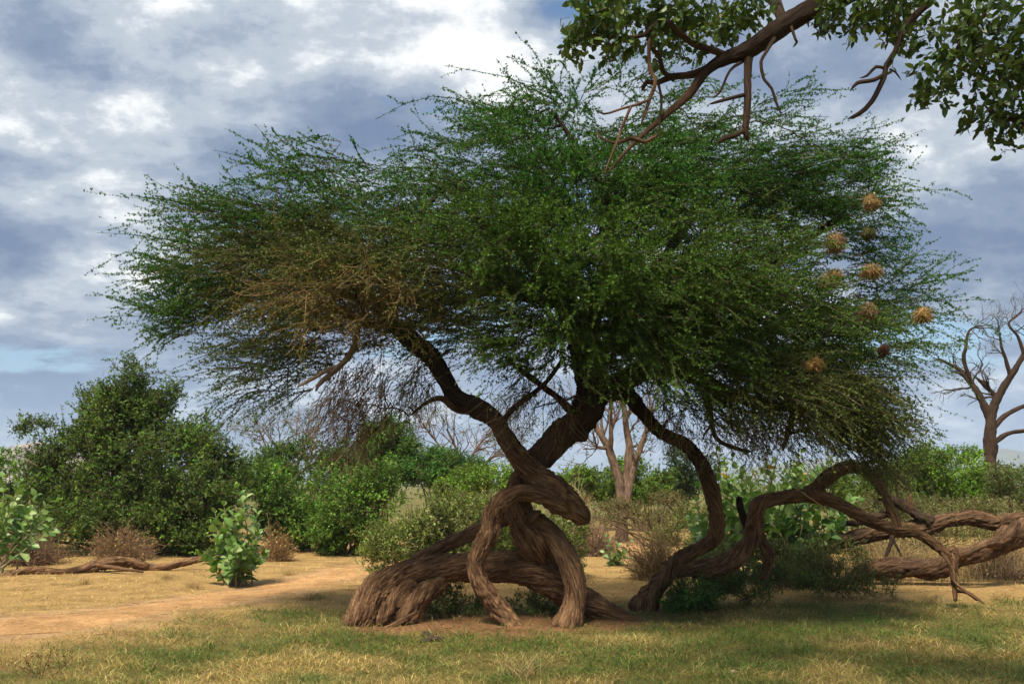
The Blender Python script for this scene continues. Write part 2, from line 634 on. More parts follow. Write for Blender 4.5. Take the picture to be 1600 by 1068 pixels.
def masks(x, y):
    """green sward, bare red soil, sandy track: each 0..1"""
    nz = n2(x, y, 0.55, 8) * 0.9 + n2(x, y, 1.7, 9) * 0.5 + n2(x, y, 4.5, 2) * 0.3
    edge = 12.9 + 0.16 * np.clip(x, -1, 4) + 1.1 * nz
    green = sstep(0.7, -0.9, y - edge) * sstep(-5.2, -2.6, x - 0.12 * (y - 9) + nz * 1.0)
    soil = np.exp(-(((x - 0.15) / 2.1) ** 2 + ((y - 11.35 - 0.08 * x) / 0.95) ** 2) * 1.3) * 1.5 + np.exp(-(((x - 2.2) / 0.8) ** 2 + ((y - 12.6) / 0.8) ** 2)) * 0.8
    soil = sstep(0.35, 1.0, soil * .95 + 0.7 * nz)
    tr = sstep(1.25, 0.45, track_dist(x, y) + 0.45 * nz)
    return green, soil, tr


def ground_col(x, y):
    g, s, t = masks(x, y)
    base = np.array([0.42, 0.285, 0.125])
    c = np.ones(x.shape + (3,)) * base
    g, s, t = g[..., None], s[..., None], t[..., None]
    c = c * (1 - g) + np.array([0.20, 0.165, 0.062]) * g
    c = c * (1 - t) + np.array([0.50, 0.325, 0.18]) * t
    c = c * (1 - s) + np.array([0.285, 0.155, 0.085]) * s
    far = sstep(24, 45, np.hypot(x, y))[..., None]
    return c * (1 - far) + np.array([0.16, 0.15, 0.06]) * far


def build_ground():
    ax = np.concatenate([-np.geomspace(9300, 15, 26)[:-1], np.arange(-15, 15.01, 0.17), np.geomspace(15, 9000, 26)[1:]])
    ay = np.concatenate([-np.geomspace(9000, 6, 20), np.arange(-5, 6, 0.8), np.arange(6.0, 15, 0.10), np.arange(15, 30, 0.2), np.geomspace(30, 9000, 26)])
    X, Y = np.meshgrid(ax, ay)
    Z = gz(X, Y)
    mb = MB()
    nx, ny = len(ax), len(ay)
    i = np.arange(ny - 1)[:, None] * nx + np.arange(nx - 1)[None]
    Q = np.stack([i, i + 1, i + nx + 1, i + nx], -1).reshape(-1, 4)
    mb.add(np.stack([X, Y, Z], -1).reshape(-1, 3), quads=Q, col=ground_col(X, Y).reshape(-1, 3))
    o = obj('ground', mb.build('ground', True), None, GROUND)
    o['kind'] = 'structure'
    # the sandy wheel track, a thin ragged sheet just above the soil
    s = spline(TRACK[::3], 0.12)
    T = unit(np.gradient(s, axis=0))
    nrm = np.stack([-T[:, 1], T[:, 0], np.zeros(len(T))], -1)
    w = np.linspace(-1, 1, 17)
    half = (0.62 + 0.16 * n2(s[:, 0], s[:, 1], 0.9))[:, None]
    jit = 0.22 * n2(s[:, 0][:, None] + w * 0, s[:, 1][:, None] + w * 3, 2.3, 6) * np.abs(w)[None] ** 3
    XY = s[:, None, :2] + nrm[:, None, :2] * ((w[None] * half) + jit)[..., None]
    Zt = gz(XY[..., 0], XY[..., 1]) + 0.012 - 0.02 * np.abs(w)[None] ** 6 - 0.012 * np.exp(-((np.abs(w)[None] - 0.55) / 0.2) ** 2) * (0.6 + n2(XY[..., 0], XY[..., 1], 1.2))
    mb = MB()
    K, S = XY.shape[:2]
    i = np.arange(K - 1)[:, None] * S + np.arange(S - 1)[None]
    Q = np.stack([i, i + S, i + S + 1, i + 1], -1).reshape(-1, 4)
    tc = np.array([0.55, 0.335, 0.165]) * (1 + 0.12 * n2(XY[..., 0], XY[..., 1], 1.1, 4))[..., None]
    mb.add(np.concatenate([XY, Zt[..., None]], -1).reshape(-1, 3), quads=Q, col=tc.reshape(-1, 3))
    o = obj('dirt_track', mb.build('dirt_track', True), None, GROUND)
    o['kind'] = 'structure'


build_ground()


def hill(name, rows, d, col1, col2, depth):
    """a far range: ridge line traced in pixels, sloping to the plain in front and behind"""
    s = spline([[*P(px, py, d)] for px, py in rows], 12.0)
    mb = MB()
    K = len(s)
    nz = perlin(np.stack([s[:, 0] * 0.004, s[:, 1] * 0.0, s[:, 0] * 0.0 + 2], -1))
    prof = [(-1.0, 0.0), (-0.6, 0.22), (-0.3, 0.55), (-0.1, 0.9), (0, 1.0), (0.3, 0.8), (1.0, 0.0)]
    V = []
    for a, h in prof:
        z = s[:, 2] * h + 4 * perlin(np.stack([s[:, 0] * 0.012, s[:, 0] * 0 + a * 4, s[:, 0] * 0], -1)) * (1 if 0 < h < 1 else 0)
        V.append(np.stack([s[:, 0], s[:, 1] + a * depth, z - 3 * (h == 0)], -1))
    V = np.stack(V, 1)
    S = len(prof)
    i = np.arange(K - 1)[:, None] * S + np.arange(S - 1)[None]
    Q = np.stack([i, i + 1, i + S + 1, i + S], -1).reshape(-1, 4)
    mb.add(V.reshape(-1, 3), quads=Q)
    o = obj(name, mb.build(name, True), None, mat_plain(name + '_scrub', col1, col2, 0.06))
    o['kind'] = 'structure'


hill('hills', [(-900, 753.9), (-700, 735), (-300, 715), (-80, 700), (0, 699), (25, 696), (60, 704), (140, 716), (300, 738), (420, 753.9)], 2500, (0.09, 0.10, 0.06), (0.2, 0.17, 0.11), 420)
hill('escarpment', [(-120, 753.2), (-60, 735), (-20, 716), (8, 706), (22, 697), (40, 692), (56, 690), (75, 693), (110, 704), (170, 722), (240, 740), (300, 753.2)], 1400, (0.17, 0.13, 0.10), (0.36, 0.27, 0.20), 150)
hill('distant_range', [(850, 753.9), (1000, 745), (1150, 732), (1290, 716), (1420, 722), (1500, 708), (1560, 700), (1620, 704), (1800, 690), (2200, 715), (2500, 738), (2700, 753.9)], 2700, (0.08, 0.10, 0.06), (0.16, 0.15, 0.09), 420)


# ------------------------------------------------------------------ the leaning acacia
TREE = thing('acacia_tree', 'wide spreading green acacia with twisted looping trunk in the middle of the clearing', 'tree', (0.1, 11.6, 0))


def wood(name, strands, root, mat=BARK, label=None):
    mb = MB()
    for kw in strands:
        kw = dict(kw)
        rows = kw.pop('rows')
        strand(mb, px_path(rows), **kw)
    o = child(name, mb.build(name, True, True), root, mat)
    if label:
        o['label'] = label
    return o


D0 = 11.55
# E: the main trunk out of the knot, leaning right and up
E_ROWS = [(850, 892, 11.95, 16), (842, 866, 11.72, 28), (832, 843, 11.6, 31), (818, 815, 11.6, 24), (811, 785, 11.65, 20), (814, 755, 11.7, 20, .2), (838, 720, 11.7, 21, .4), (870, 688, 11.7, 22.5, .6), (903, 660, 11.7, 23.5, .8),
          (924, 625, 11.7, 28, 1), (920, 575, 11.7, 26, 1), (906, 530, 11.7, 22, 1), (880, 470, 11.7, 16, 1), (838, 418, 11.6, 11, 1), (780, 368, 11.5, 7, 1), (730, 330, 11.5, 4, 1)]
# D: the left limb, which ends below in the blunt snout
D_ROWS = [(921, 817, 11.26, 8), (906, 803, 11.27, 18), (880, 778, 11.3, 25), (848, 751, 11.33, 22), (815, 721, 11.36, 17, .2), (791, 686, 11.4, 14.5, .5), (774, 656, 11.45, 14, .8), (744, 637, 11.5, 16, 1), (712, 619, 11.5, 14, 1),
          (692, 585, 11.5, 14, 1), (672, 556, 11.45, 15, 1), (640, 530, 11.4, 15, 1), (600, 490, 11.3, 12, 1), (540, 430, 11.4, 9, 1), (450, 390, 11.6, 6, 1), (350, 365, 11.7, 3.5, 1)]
H_ROWS = [(1000, 965, 12.75, 30), (1016, 930, 12.75, 19), (1040, 900, 12.7, 13.5), (1060, 873, 12.65, 12), (1092, 857, 12.6, 12), (1117, 838, 12.55, 12.5), (1119, 800, 12.5, 12.5, .1), (1111, 764, 12.45, 13, .3), (1100, 732, 12.4, 11.5, .7),
          (1074, 697, 12.3, 11, 1), (1032, 674, 12.2, 11, 1), (1006, 646, 12.0, 11, 1), (982, 618, 11.85, 13, 1), (950, 606, 11.75, 15, 1)]
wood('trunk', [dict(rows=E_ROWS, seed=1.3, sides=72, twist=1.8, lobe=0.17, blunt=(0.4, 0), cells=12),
               dict(rows=[(826, 812, 11.4, 9, .6), (834, 804, 11.33, 8, .5), (846, 798, 11.28, 2.5, .3)], seed=2.7, sides=28, blunt=(0, .2)),
               dict(rows=[(905, 690, 11.62, 20, .9), (909, 676, 11.6, 13, .9), (906, 666, 11.6, 14, .9)], seed=5.1, sides=28)], TREE)
wood('limb', [dict(rows=D_ROWS, seed=4.2, sides=64, lobe=0.12, blunt=(0.5, 0), cells=11)], TREE, label='left limb crossing the trunk and ending in a blunt broken snout')
wood('root', [dict(rows=[(548, 992, 11.25, 24), (563, 968, 11.3, 25), (590, 925, 11.45, 28), (635, 896, 11.6, 22), (697, 887, 11.7, 22.5), (756, 886, 11.75, 24), (815, 885, 11.75, 27), (852, 899, 11.75, 29), (888, 925, 11.75, 24), (930, 948, 11.7, 20), (985, 972, 11.6, 14), (1010, 984, 11.55, 9)],
                   seed=7.7, sides=88, groove=0.15, lobe=0.14, blunt=(.3, .3), cells=15),
              dict(rows=[(622, 988, 11.35, 22), (640, 955, 11.4, 22), (665, 925, 11.55, 20), (700, 905, 11.65, 14)], seed=3.9, sides=48, groove=0.22, lobe=0.3, cells=10),
              dict(rows=[(590, 985, 11.3, 20), (606, 958, 11.38, 24), (628, 930, 11.5, 22), (650, 905, 11.6, 16)], seed=8.8, sides=48, groove=0.22, lobe=0.3, cells=10),
              dict(rows=[(596, 984, 11.15, 4), (618, 974, 11.14, 5), (640, 962, 11.2, 4.5), (654, 955, 11.25, 2)], seed=6.1, sides=20)], TREE, label='thick furrowed log arching low over the soil')
wood('root', [dict(rows=[(636, 884, 11.9, 7), (655, 871, 12, 9.5), (704, 847, 12.05, 11), (760, 823, 12, 12), (800, 804, 11.9, 12)], seed=9.4, sides=40, groove=.12)], TREE, label='straight smooth log slanting up behind the arch')
wood('root', [dict(rows=[(806, 992, 11.05, 19), (796, 972, 11.08, 16.5), (775, 945, 11.1, 16.5), (753, 914, 11.1, 16.5), (743, 884, 11.12, 13.5), (752, 856, 11.15, 15.5), (765, 832, 11.18, 16), (770, 804, 11.2, 16.5), (786, 780, 11.22, 16.5), (814, 769, 11.22, 14.5), (846, 773, 11.2, 15.5), (876, 788, 11.2, 17), (890, 800, 11.22, 13)],
                   seed=12.3, sides=56, lobe=0.15, blunt=(.2, .5))], TREE, label='front strand bent like a question mark')
wood('root', [dict(rows=[(824, 810, 11.6, 18), (846, 820, 11.5, 17), (868, 842, 11.42, 17), (886, 872, 11.32, 18), (897, 908, 11.22, 18), (897, 940, 11.15, 18), (890, 966, 11.1, 22), (880, 992, 11.08, 27)], seed=14.8, sides=64, groove=0.12, blunt=(.4, .2), cells=12)], TREE, label='right strand curving down to the soil')
wood('limb', [dict(rows=H_ROWS, seed=17.1, sides=48, twist=3.0, lobe=0.14, blunt=(.2, 0))], TREE, label='thin limb snaking from the crown down to the ground')
I_ROWS = [(1050, 892, 12.75, 12), (1075, 888, 12.8, 15), (1119, 886, 12.85, 17), (1152, 870, 12.9, 16), (1174, 842, 12.9, 15), (1180, 806, 12.9, 14), (1188, 786, 12.9, 13), (1217, 778, 12.9, 11.5), (1270, 774, 12.9, 12), (1314, 789, 12.9, 10.5), (1359, 813, 12.9, 10), (1399, 826, 12.9, 9.5), (1434, 833, 12.85, 8), (1468, 856, 12.8, 8), (1486, 872, 12.75, 6)]
J_ROWS = [(1255, 772, 12.92, 10, .2), (1275, 762, 12.95, 11, .4), (1294, 745, 12.95, 12, .5), (1320, 730, 12.95, 10.5, .5), (1351, 734, 12.95, 8.5, .3), (1372, 757, 12.95, 8), (1386, 783, 12.92, 7.5), (1397, 806, 12.9, 7), (1401, 826, 12.9, 8)]
wood('limb', [dict(rows=I_ROWS, seed=21.0, sides=48, twist=2.2, lobe=0.16, blunt=(.3, .2)),
              dict(rows=[(1486, 868, 12.75, 7), (1490, 895, 12.72, 5), (1492, 920, 12.7, 4.5), (1493, 940, 12.68, 3.5)], seed=1, sides=20, lobe=.4),
              dict(rows=[(1470, 858, 12.78, 5), (1482, 880, 12.7, 3), (1489, 905, 12.66, 2.4), (1503, 920, 12.6, 2.6), (1520, 930, 12.55, 2.4), (1539, 943, 12.5, 1.5)], seed=2, sides=16, lobe=.4),
              dict(rows=[(1490, 922, 12.7, 4), (1510, 924, 12.65, 3.4), (1528, 938, 12.6, 2.2)], seed=3, sides=14, lobe=.3),
              dict(rows=[(1480, 860, 12.75, 5), (1490, 856, 12.75, 4), (1496, 862, 12.7, 3), (1494, 880, 12.7, 2), (1498, 900, 12.7, 1)], seed=4, sides=14, lobe=.4)], TREE, label='long dead limb looping over the grass to a splintered hanging end')
wood('limb', [dict(rows=J_ROWS, seed=24.0, sides=44, lobe=0.16),
              dict(rows=[(1335, 731, 12.95, 5, .4), (1365, 720, 13, 4, .4), (1388, 732, 13.05, 3, .2), (1412, 752, 13.1, 1.5)], seed=2.2, sides=16, lobe=.3)], TREE, label='upper hoop of dead wood above the looping limb')
wood('limb', [dict(rows=[(1182, 815, 12.98, 9, .3), (1190, 842, 13.02, 9, .3), (1201, 866, 13.05, 9.5, .2), (1196, 892, 13.05, 8, .2), (1190, 906, 13.05, 9)], seed=27, sides=32)], TREE, label='short prop under the looping limb')
wood('limb', [dict(rows=[(1170, 830, 13.1, 7, 1), (1162, 808, 13.15, 7, 1), (1156, 790, 13.15, 6, 1), (1155, 774, 13.15, 5, 1)], seed=29, sides=24)], TREE, label='dark upright dead stub')

# limbs that carry the crown; name, rows
LIMBS = [
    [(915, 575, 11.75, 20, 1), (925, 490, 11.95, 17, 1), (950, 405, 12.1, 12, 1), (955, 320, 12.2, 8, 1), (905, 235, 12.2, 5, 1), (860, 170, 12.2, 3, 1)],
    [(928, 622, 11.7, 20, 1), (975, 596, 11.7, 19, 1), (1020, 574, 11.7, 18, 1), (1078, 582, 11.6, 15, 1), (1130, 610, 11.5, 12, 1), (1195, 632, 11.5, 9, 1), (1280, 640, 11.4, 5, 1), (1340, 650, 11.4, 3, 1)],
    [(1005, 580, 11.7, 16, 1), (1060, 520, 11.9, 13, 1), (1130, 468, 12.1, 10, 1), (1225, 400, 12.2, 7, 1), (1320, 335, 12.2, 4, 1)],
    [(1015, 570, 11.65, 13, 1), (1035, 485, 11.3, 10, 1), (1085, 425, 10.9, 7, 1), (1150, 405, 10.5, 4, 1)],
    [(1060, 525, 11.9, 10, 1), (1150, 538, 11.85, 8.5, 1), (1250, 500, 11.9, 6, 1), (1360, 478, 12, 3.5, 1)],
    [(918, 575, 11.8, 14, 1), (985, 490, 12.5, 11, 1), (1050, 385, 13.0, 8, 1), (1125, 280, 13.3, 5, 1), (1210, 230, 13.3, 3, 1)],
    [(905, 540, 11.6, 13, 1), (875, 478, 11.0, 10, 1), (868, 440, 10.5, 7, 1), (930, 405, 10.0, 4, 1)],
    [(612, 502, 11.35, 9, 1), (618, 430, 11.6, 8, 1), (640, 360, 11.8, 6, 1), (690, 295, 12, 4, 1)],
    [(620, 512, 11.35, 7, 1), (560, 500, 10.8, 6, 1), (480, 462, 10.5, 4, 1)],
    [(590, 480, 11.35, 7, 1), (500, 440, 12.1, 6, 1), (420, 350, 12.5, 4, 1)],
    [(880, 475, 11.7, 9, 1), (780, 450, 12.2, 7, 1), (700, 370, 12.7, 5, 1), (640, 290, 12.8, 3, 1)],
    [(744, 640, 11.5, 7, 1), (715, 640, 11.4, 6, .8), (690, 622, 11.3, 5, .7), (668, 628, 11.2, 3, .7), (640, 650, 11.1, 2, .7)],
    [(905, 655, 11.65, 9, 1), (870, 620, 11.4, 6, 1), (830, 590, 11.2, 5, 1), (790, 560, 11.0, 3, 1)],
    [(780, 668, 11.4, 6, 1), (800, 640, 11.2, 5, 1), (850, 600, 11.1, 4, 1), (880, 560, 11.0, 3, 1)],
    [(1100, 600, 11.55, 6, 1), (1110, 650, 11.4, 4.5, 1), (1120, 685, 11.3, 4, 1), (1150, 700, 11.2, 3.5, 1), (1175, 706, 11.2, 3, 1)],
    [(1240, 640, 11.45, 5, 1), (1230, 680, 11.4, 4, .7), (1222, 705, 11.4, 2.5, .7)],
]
mbk = MB()
for li, rows in enumerate(LIMBS):
    wood('limb', [dict(rows=rows, seed=30.0 + li * 1.7, sides=16, step=0.05, blunt=(0, .2))], TREE)
wood('dead_branch', [dict(rows=[(560, 505, 10.6, 4), (556, 530, 10.55, 4.5), (545, 556, 10.5, 5), (522, 580, 10.45, 4.6), (500, 598, 10.4, 3.6), (493, 612, 10.4, 1.6)], seed=51, sides=20, lobe=.2),
                     dict(rows=[(530, 572, 10.48, 4), (505, 582, 10.4, 3.4), (480, 596, 10.35, 2.8), (464, 604, 10.3, 1.5)], seed=52, sides=18, lobe=.2)], TREE, PALEBARK, label='bare pale dead branch hanging under the left crown')

# crown: (px, py, distance, half width px, half height px, half depth m, share, kind)
PADS = [
    (435, 370, 11.8, 140, 48, 1.5, 1.2, 'g'), (350, 445, 11.9, 90, 48, 1.2, 0.75, 'g'), (300, 500, 11.9, 70, 28, .9, 0.3, 'g'), (600, 330, 11.7, 165, 56, 1.8, 1.5, 'g'),
    (600, 420, 10.6, 130, 62, 1.0, 0.9, 'm'), (580, 455, 10.5, 150, 66, .9, 1.1, 'b'), (480, 430, 11.4, 130, 60, 1.3, .95, 'm'), (440, 575, 11.4, 95, 58, .9, 0.6, 's'), (560, 620, 10.9, 58, 75, .6, 0.62, 'd'), (520, 520, 11.3, 110, 50, 1, .6, 'm'),
    (860, 205, 12.2, 105, 55, 1.3, 0.8, 'g'), (800, 280, 12.0, 170, 65, 2.0, 1.5, 'g'), (960, 225, 12.3, 150, 66, 1.8, 1.3, 'g'), (1100, 262, 12.3, 160, 44, 1.8, 1.3, 'g'),
    (1240, 300, 12.1, 105, 46, 1.6, 0.95, 'g'), (1000, 320, 12.5, 170, 60, 1.7, 1.0, 'g'), (940, 300, 11.0, 150, 50, .8, 1.0, 'g'), (895, 440, 10.3, 120, 65, .6, 1.0, 'f'), (960, 480, 10.4, 110, 45, .6, .6, 'f'), (930, 350, 10.9, 120, 40, .6, .6, 'f'), (1150, 320, 12.4, 130, 45, 1.5, .8, 'g'),
    (950, 420, 10.6, 200, 80, 1.2, 2.0, 'f'), (780, 400, 11.1, 130, 75, 1.4, 1.35, 'f'), (1110, 460, 10.9, 150, 85, 1.3, 1.7, 'f'), (1020, 500, 11.4, 180, 60, 1.5, 1.0, 'f'),
    (1285, 440, 12.3, 105, 66, 1.2, 0.5, 'g'), (1385, 480, 12.1, 55, 45, .9, 0.28, 'g'), (1250, 545, 11.6, 140, 55, 1.4, 1.5, 'f'), (1320, 340, 12.1, 55, 50, 1.2, .25, 'g'),
    (1300, 640, 11.4, 75, 45, .9, 1.4, 'm'), (1150, 605, 11.7, 140, 50, 1.3, 1.2, 'f'), (820, 520, 11.4, 150, 45, 1.4, 0.6, 's'), (690, 510, 11.6, 90, 50, 1.1, 0.35, 's'),
    (890, 535, 10.6, 130, 40, .7, 0.9, 'f'), (1010, 550, 10.7, 120, 40, .8, 1.0, 'f'), (1200, 600, 10.8, 130, 45, .8, .8, 'm'), (740, 470, 10.9, 90, 45, .8, .5, 'm'),
    (840, 620, 11.4, 90, 45, .8, 0.3, 't'), (1180, 660, 11.5, 120, 30, .8, 0.45, 't'), (640, 600, 11.3, 70, 45, .8, 0.3, 't'), (1050, 640, 11.7, 60, 30, .8, .2, 't')]
KIND = {'g': ((0.042, 0.132, 0.014), 1.0), 'f': ((0.062, 0.130, 0.015), 1.0), 'b': ((0.125, 0.115, 0.032), 0.62), 'm': ((0.085, 0.115, 0.022), 0.85),
        's': ((0.06, 0.115, 0.02), 0.6), 'd': ((0.15, 0.10, 0.05), 0.12), 't': ((0.07, 0.11, 0.03), 0.12)}


def pad_points(n):
    w = np.array([p[6] for p in PADS])
    which = rng.choice(len(PADS), size=n, p=w / w.sum())
    d = rand_dir(n) * (rng.random((n, 1)) ** 0.38)
    lay = np.array([-.72, -.08, .58])[np.argmin(np.abs(d[:, 2:3] - np.array([[-.72, -.08, .58]])), axis=1)]
    d[:, 2] = np.where(rng.random(n) < .8, lay + rng.normal(size=n) * .10, d[:, 2])     # flat tiers
    out = np.zeros((n, 3))
    for i, p in enumerate(PADS):
        m = which == i
        c = P(p[0], p[1], p[2])
        out[m] = c + d[m] * np.array([p[3] / F * p[2], p[5], p[4] / F * p[2]])
    return out, which


def flow(p):
    return np.stack([perlin(p * 1.5 + o) for o in (3.1, 41.7, 77.3)], -1)


def grow_crown():
    # skeleton the branches hang on
    nodes, plen, rad = [], [], []
    for rows, skip, l0 in [(E_ROWS[9:], 0, 2.0), (D_ROWS[7:], 0, 2.0), (H_ROWS[9:], 1, 3.5)] + [(r, 1, 2.6) for r in LIMBS]:
        s = spline(px_path(rows), 0.06)
        L = np.concatenate([[0], np.cumsum(np.linalg.norm(np.diff(s[:, :3], axis=0), axis=1))])
        keep = L > 0.3 * skip
        nodes.append(s[keep, :3])
        plen.append(L[keep] + l0)
        rad.append(s[keep, 3])
    nodes, plen, rad = np.vstack(nodes), np.concatenate(plen), np.concatenate(rad)
    mb = MB()
    axis = np.array([0.75, 11.7])
    bark_c = np.array([0.035, 0.023, 0.016])

    def connect(targets, K, rmax, rmin, wig, pw, col):
        nonlocal nodes, plen, rad
        order = np.argsort(np.min(np.linalg.norm(targets[:, None] - nodes[None, ::4], axis=2), axis=1)) if len(targets) < 600 else np.argsort(rng.random(len(targets)))
        paths, Rs = [], []
        batch = 1 if len(targets) < 600 else 40
        order = list(order)
        while order:
            bt, order = order[:batch], order[batch:]
            newn, newl, newr = [], [], []
            for ti in bt:
                t = targets[ti]
                dist = np.linalg.norm(nodes - t, axis=1)
                k = int(np.argmin(dist * 1.25 + pw * plen + (dist < 0.05) * 9))
                p0 = nodes[k]
                ln = dist[k]
                out = np.array([*(p0[:2] - axis), 0.0])
                out = out / (np.linalg.norm(out) + 1e-6)
                mid = (p0 + t) / 2 + out * ln * 0.05 + np.array([0, 0, ln * 0.16]) + rng.normal(size=3) * ln * 0.12
                u = np.linspace(0, 1, K)[:, None]
                path = (1 - u) ** 2 * p0 + 2 * u * (1 - u) * mid + u * u * t
                path[1:-1] += rng.normal(size=(K - 2, 3)) * wig * ln
                r0 = min(rad[k] * 0.75, rmax)
                R = r0 + (rmin - r0) * u[:, 0] ** 0.8
                paths.append(path)
                Rs.append(R)
                newn.append(path[1:])
                newl.append(plen[k] + ln * u[1:, 0])
                newr.append(R[1:])
            nodes = np.vstack([nodes] + newn)
            plen = np.concatenate([plen] + newl)
            rad = np.concatenate([rad] + newr)
        paths, Rs = np.array(paths), np.array(Rs)
        tubes(mb, paths, Rs, 5 if rmax > 0.01 else 3, col)
        return paths

    t1, _ = pad_points(330)
    connect(t1, 11, 0.024, 0.007, 0.018, 0.22, bark_c)
    t2, w2 = pad_points(4100)
    p2 = connect(t2, 7, 0.0085, 0.003, 0.02, 0.10, bark_c * 1.2)
    # the order of paths follows a shuffled order, so find each path's pad again by its end point
    ends = p2[:, -1]
    pc = np.array([P(p[0], p[1], p[2]) for p in PADS])
    ps = np.array([[p[3] / F * p[2], p[5], p[4] / F * p[2]] for p in PADS])
    near = np.argmin(np.linalg.norm((ends[:, None] - pc[None]) / ps[None], axis=2), axis=1)
    child('branches', mb.build('branches', True), TREE, TWIG)

    # twigs: long thin arching shoots with short side shoots, leaf tufts all along
    PER = 3
    Nn = len(ends) * PER
    ki = rng.integers(2, 7, size=Nn)
    pi = np.repeat(np.arange(len(ends)), PER)
    ki[::PER] = 6
    start = p2[pi, ki]
    knd = near[pi]
    kinds = np.array([p[7] for p in PADS])[knd]
    out = start - np.array([0.75, 11.7, 0])
    rel = (start - pc[knd]) / ps[knd]
    out[:, 2] = 0
    out = unit(out)
    hang = np.isin(kinds, ['d', 't'])
    low = np.clip((3.3 - start[:, 2]) / 1.2, 0, 1)
    up = 0.16 + 0.24 * np.clip(rel[:, 2], -1, 1) - 0.5 * low
    up = np.where(hang, -0.9, up)
    d0 = unit(out * np.where(hang, 0.35, 1.0)[:, None] + np.array([0, 0, 1.0]) * up[:, None] + flow(start) * np.array([.7, .7, .42]) + rng.normal(size=(Nn, 3)) * np.array([.22, .22, .13]))
    Lt = rng.uniform(0.32, 0.78, Nn) * np.where(rng.random(Nn) < 0.09, 1.55, 1.0)
    K = 5
    u = np.linspace(0, 1, K)
    bend = rng.normal(size=(Nn, 3)) * 0.16
    isb = kinds == 'b'
    d0[isb] = unit(d0[isb] + rng.normal(size=(isb.sum(), 3)) * .42)
    bend[isb] *= 2.2
    Lt[isb] *= .72
    bend[:, 2] += rng.normal(size=Nn) * 0.12 - 0.24 - 0.12 * low
    bend[hang] = bend[hang] * np.array([2.6, 2.6, 0.6])
    Lt[hang] *= rng.uniform(.5, 1.0, hang.sum())
    tw = start[:, None] + (d0[:, None] * u[None, :, None] + bend[:, None] * (u ** 2)[None, :, None]) * Lt[:, None, None]
    zig = rng.normal(size=(Nn, K, 3)) * 0.010
    zig[:, 0] = 0
    zig[hang] *= 2.2
    zig[kinds == 'b'] *= 2.4
    tw = tw + zig
    R = (0.0042 + 0 * Lt)[:, None] * (1 - 0.62 * u)[None]
    tb = MB()
    green = np.isin(kinds, ['g', 'f'])
    tc = np.where(np.isin(kinds, ['b'])[:, None], np.array([0.25, 0.17, 0.085]), np.where(np.isin(kinds, ['d', 't'])[:, None], np.array([0.17, 0.115, 0.07]), np.array([0.075, 0.062, 0.035])))
    tc = tc * np.exp(rng.normal(size=(Nn, 1)) * 0.25)
    ribbons(tb, tw, R * 1.1, tc)
    # side shoots
    SP = 3
    si = np.repeat(np.arange(Nn), SP)
    su = rng.uniform(0.12, 0.9, len(si))
    f = su * (K - 1)
    a = np.minimum(f.astype(int), K - 2)
    fr = (f - a)[:, None]
    sb = tw[si, a] * (1 - fr) + tw[si, a + 1] * fr
    sd = unit(tw[si, a + 1] - tw[si, a])
    sdir = unit(sd * 1.35 + rand_dir(len(si)) * np.array([0.9, 0.9, 0.5]))
    SL = rng.uniform(0.08, 0.30, len(si))
    K2 = 3
    u2 = np.linspace(0, 1, K2)
    st = sb[:, None] + (sdir[:, None] * u2[None, :, None] + rng.normal(size=(len(si), 1, 3)) * 0.15 * (u2 ** 2)[None, :, None]) * SL[:, None, None]
    ribbons(tb, st, (np.ones(len(si)) * 0.0022)[:, None] * (1 - 0.5 * u2)[None], tc[si])
    child('twigs', tb.build('twigs'), TREE, TWIG, 'stuff')
    # leaf tufts
    lb = MB()
    dens = np.array([KIND[k][1] for k in kinds])
    cols = np.array([KIND[k][0] for k in kinds])

    def tufts(path, owner, spacing, length):
        Kp = path.shape[1]
        n = np.maximum(1, (length / spacing * dens[owner] * rng.uniform(.6, 1.2, len(owner))).astype(int))
        ow = np.repeat(np.arange(len(owner)), n)
        uu = rng.uniform(0.06, 1.0, len(ow)) * (Kp - 1)
        a = np.minimum(uu.astype(int), Kp - 2)
        fr = (uu - a)[:, None]
        pos = path[ow, a] * (1 - fr) + path[ow, a + 1] * fr
        fw = unit(path[ow, a + 1] - path[ow, a])
        o2 = owner[ow]
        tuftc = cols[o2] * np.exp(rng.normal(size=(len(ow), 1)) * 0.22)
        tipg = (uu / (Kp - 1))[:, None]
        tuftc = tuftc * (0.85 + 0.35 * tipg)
        for _ in range(2):
            dd = unit(fw * 1.0 + rand_dir(len(ow)))
            lb_len = rng.uniform(0.015, 0.030, len(ow))
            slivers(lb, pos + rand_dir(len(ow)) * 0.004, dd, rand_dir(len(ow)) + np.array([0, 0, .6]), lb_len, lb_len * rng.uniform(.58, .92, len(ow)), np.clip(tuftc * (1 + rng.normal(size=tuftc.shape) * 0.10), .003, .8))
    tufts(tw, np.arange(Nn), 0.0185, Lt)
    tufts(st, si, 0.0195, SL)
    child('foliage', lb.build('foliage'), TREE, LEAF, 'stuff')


grow_crown()


# ------------------------------------------------------------------ shrubs and small trees
def base_of(px, d):
    x = (px - 800.0) / F * d
    return np.array([x, d, float(gz(x, d))])


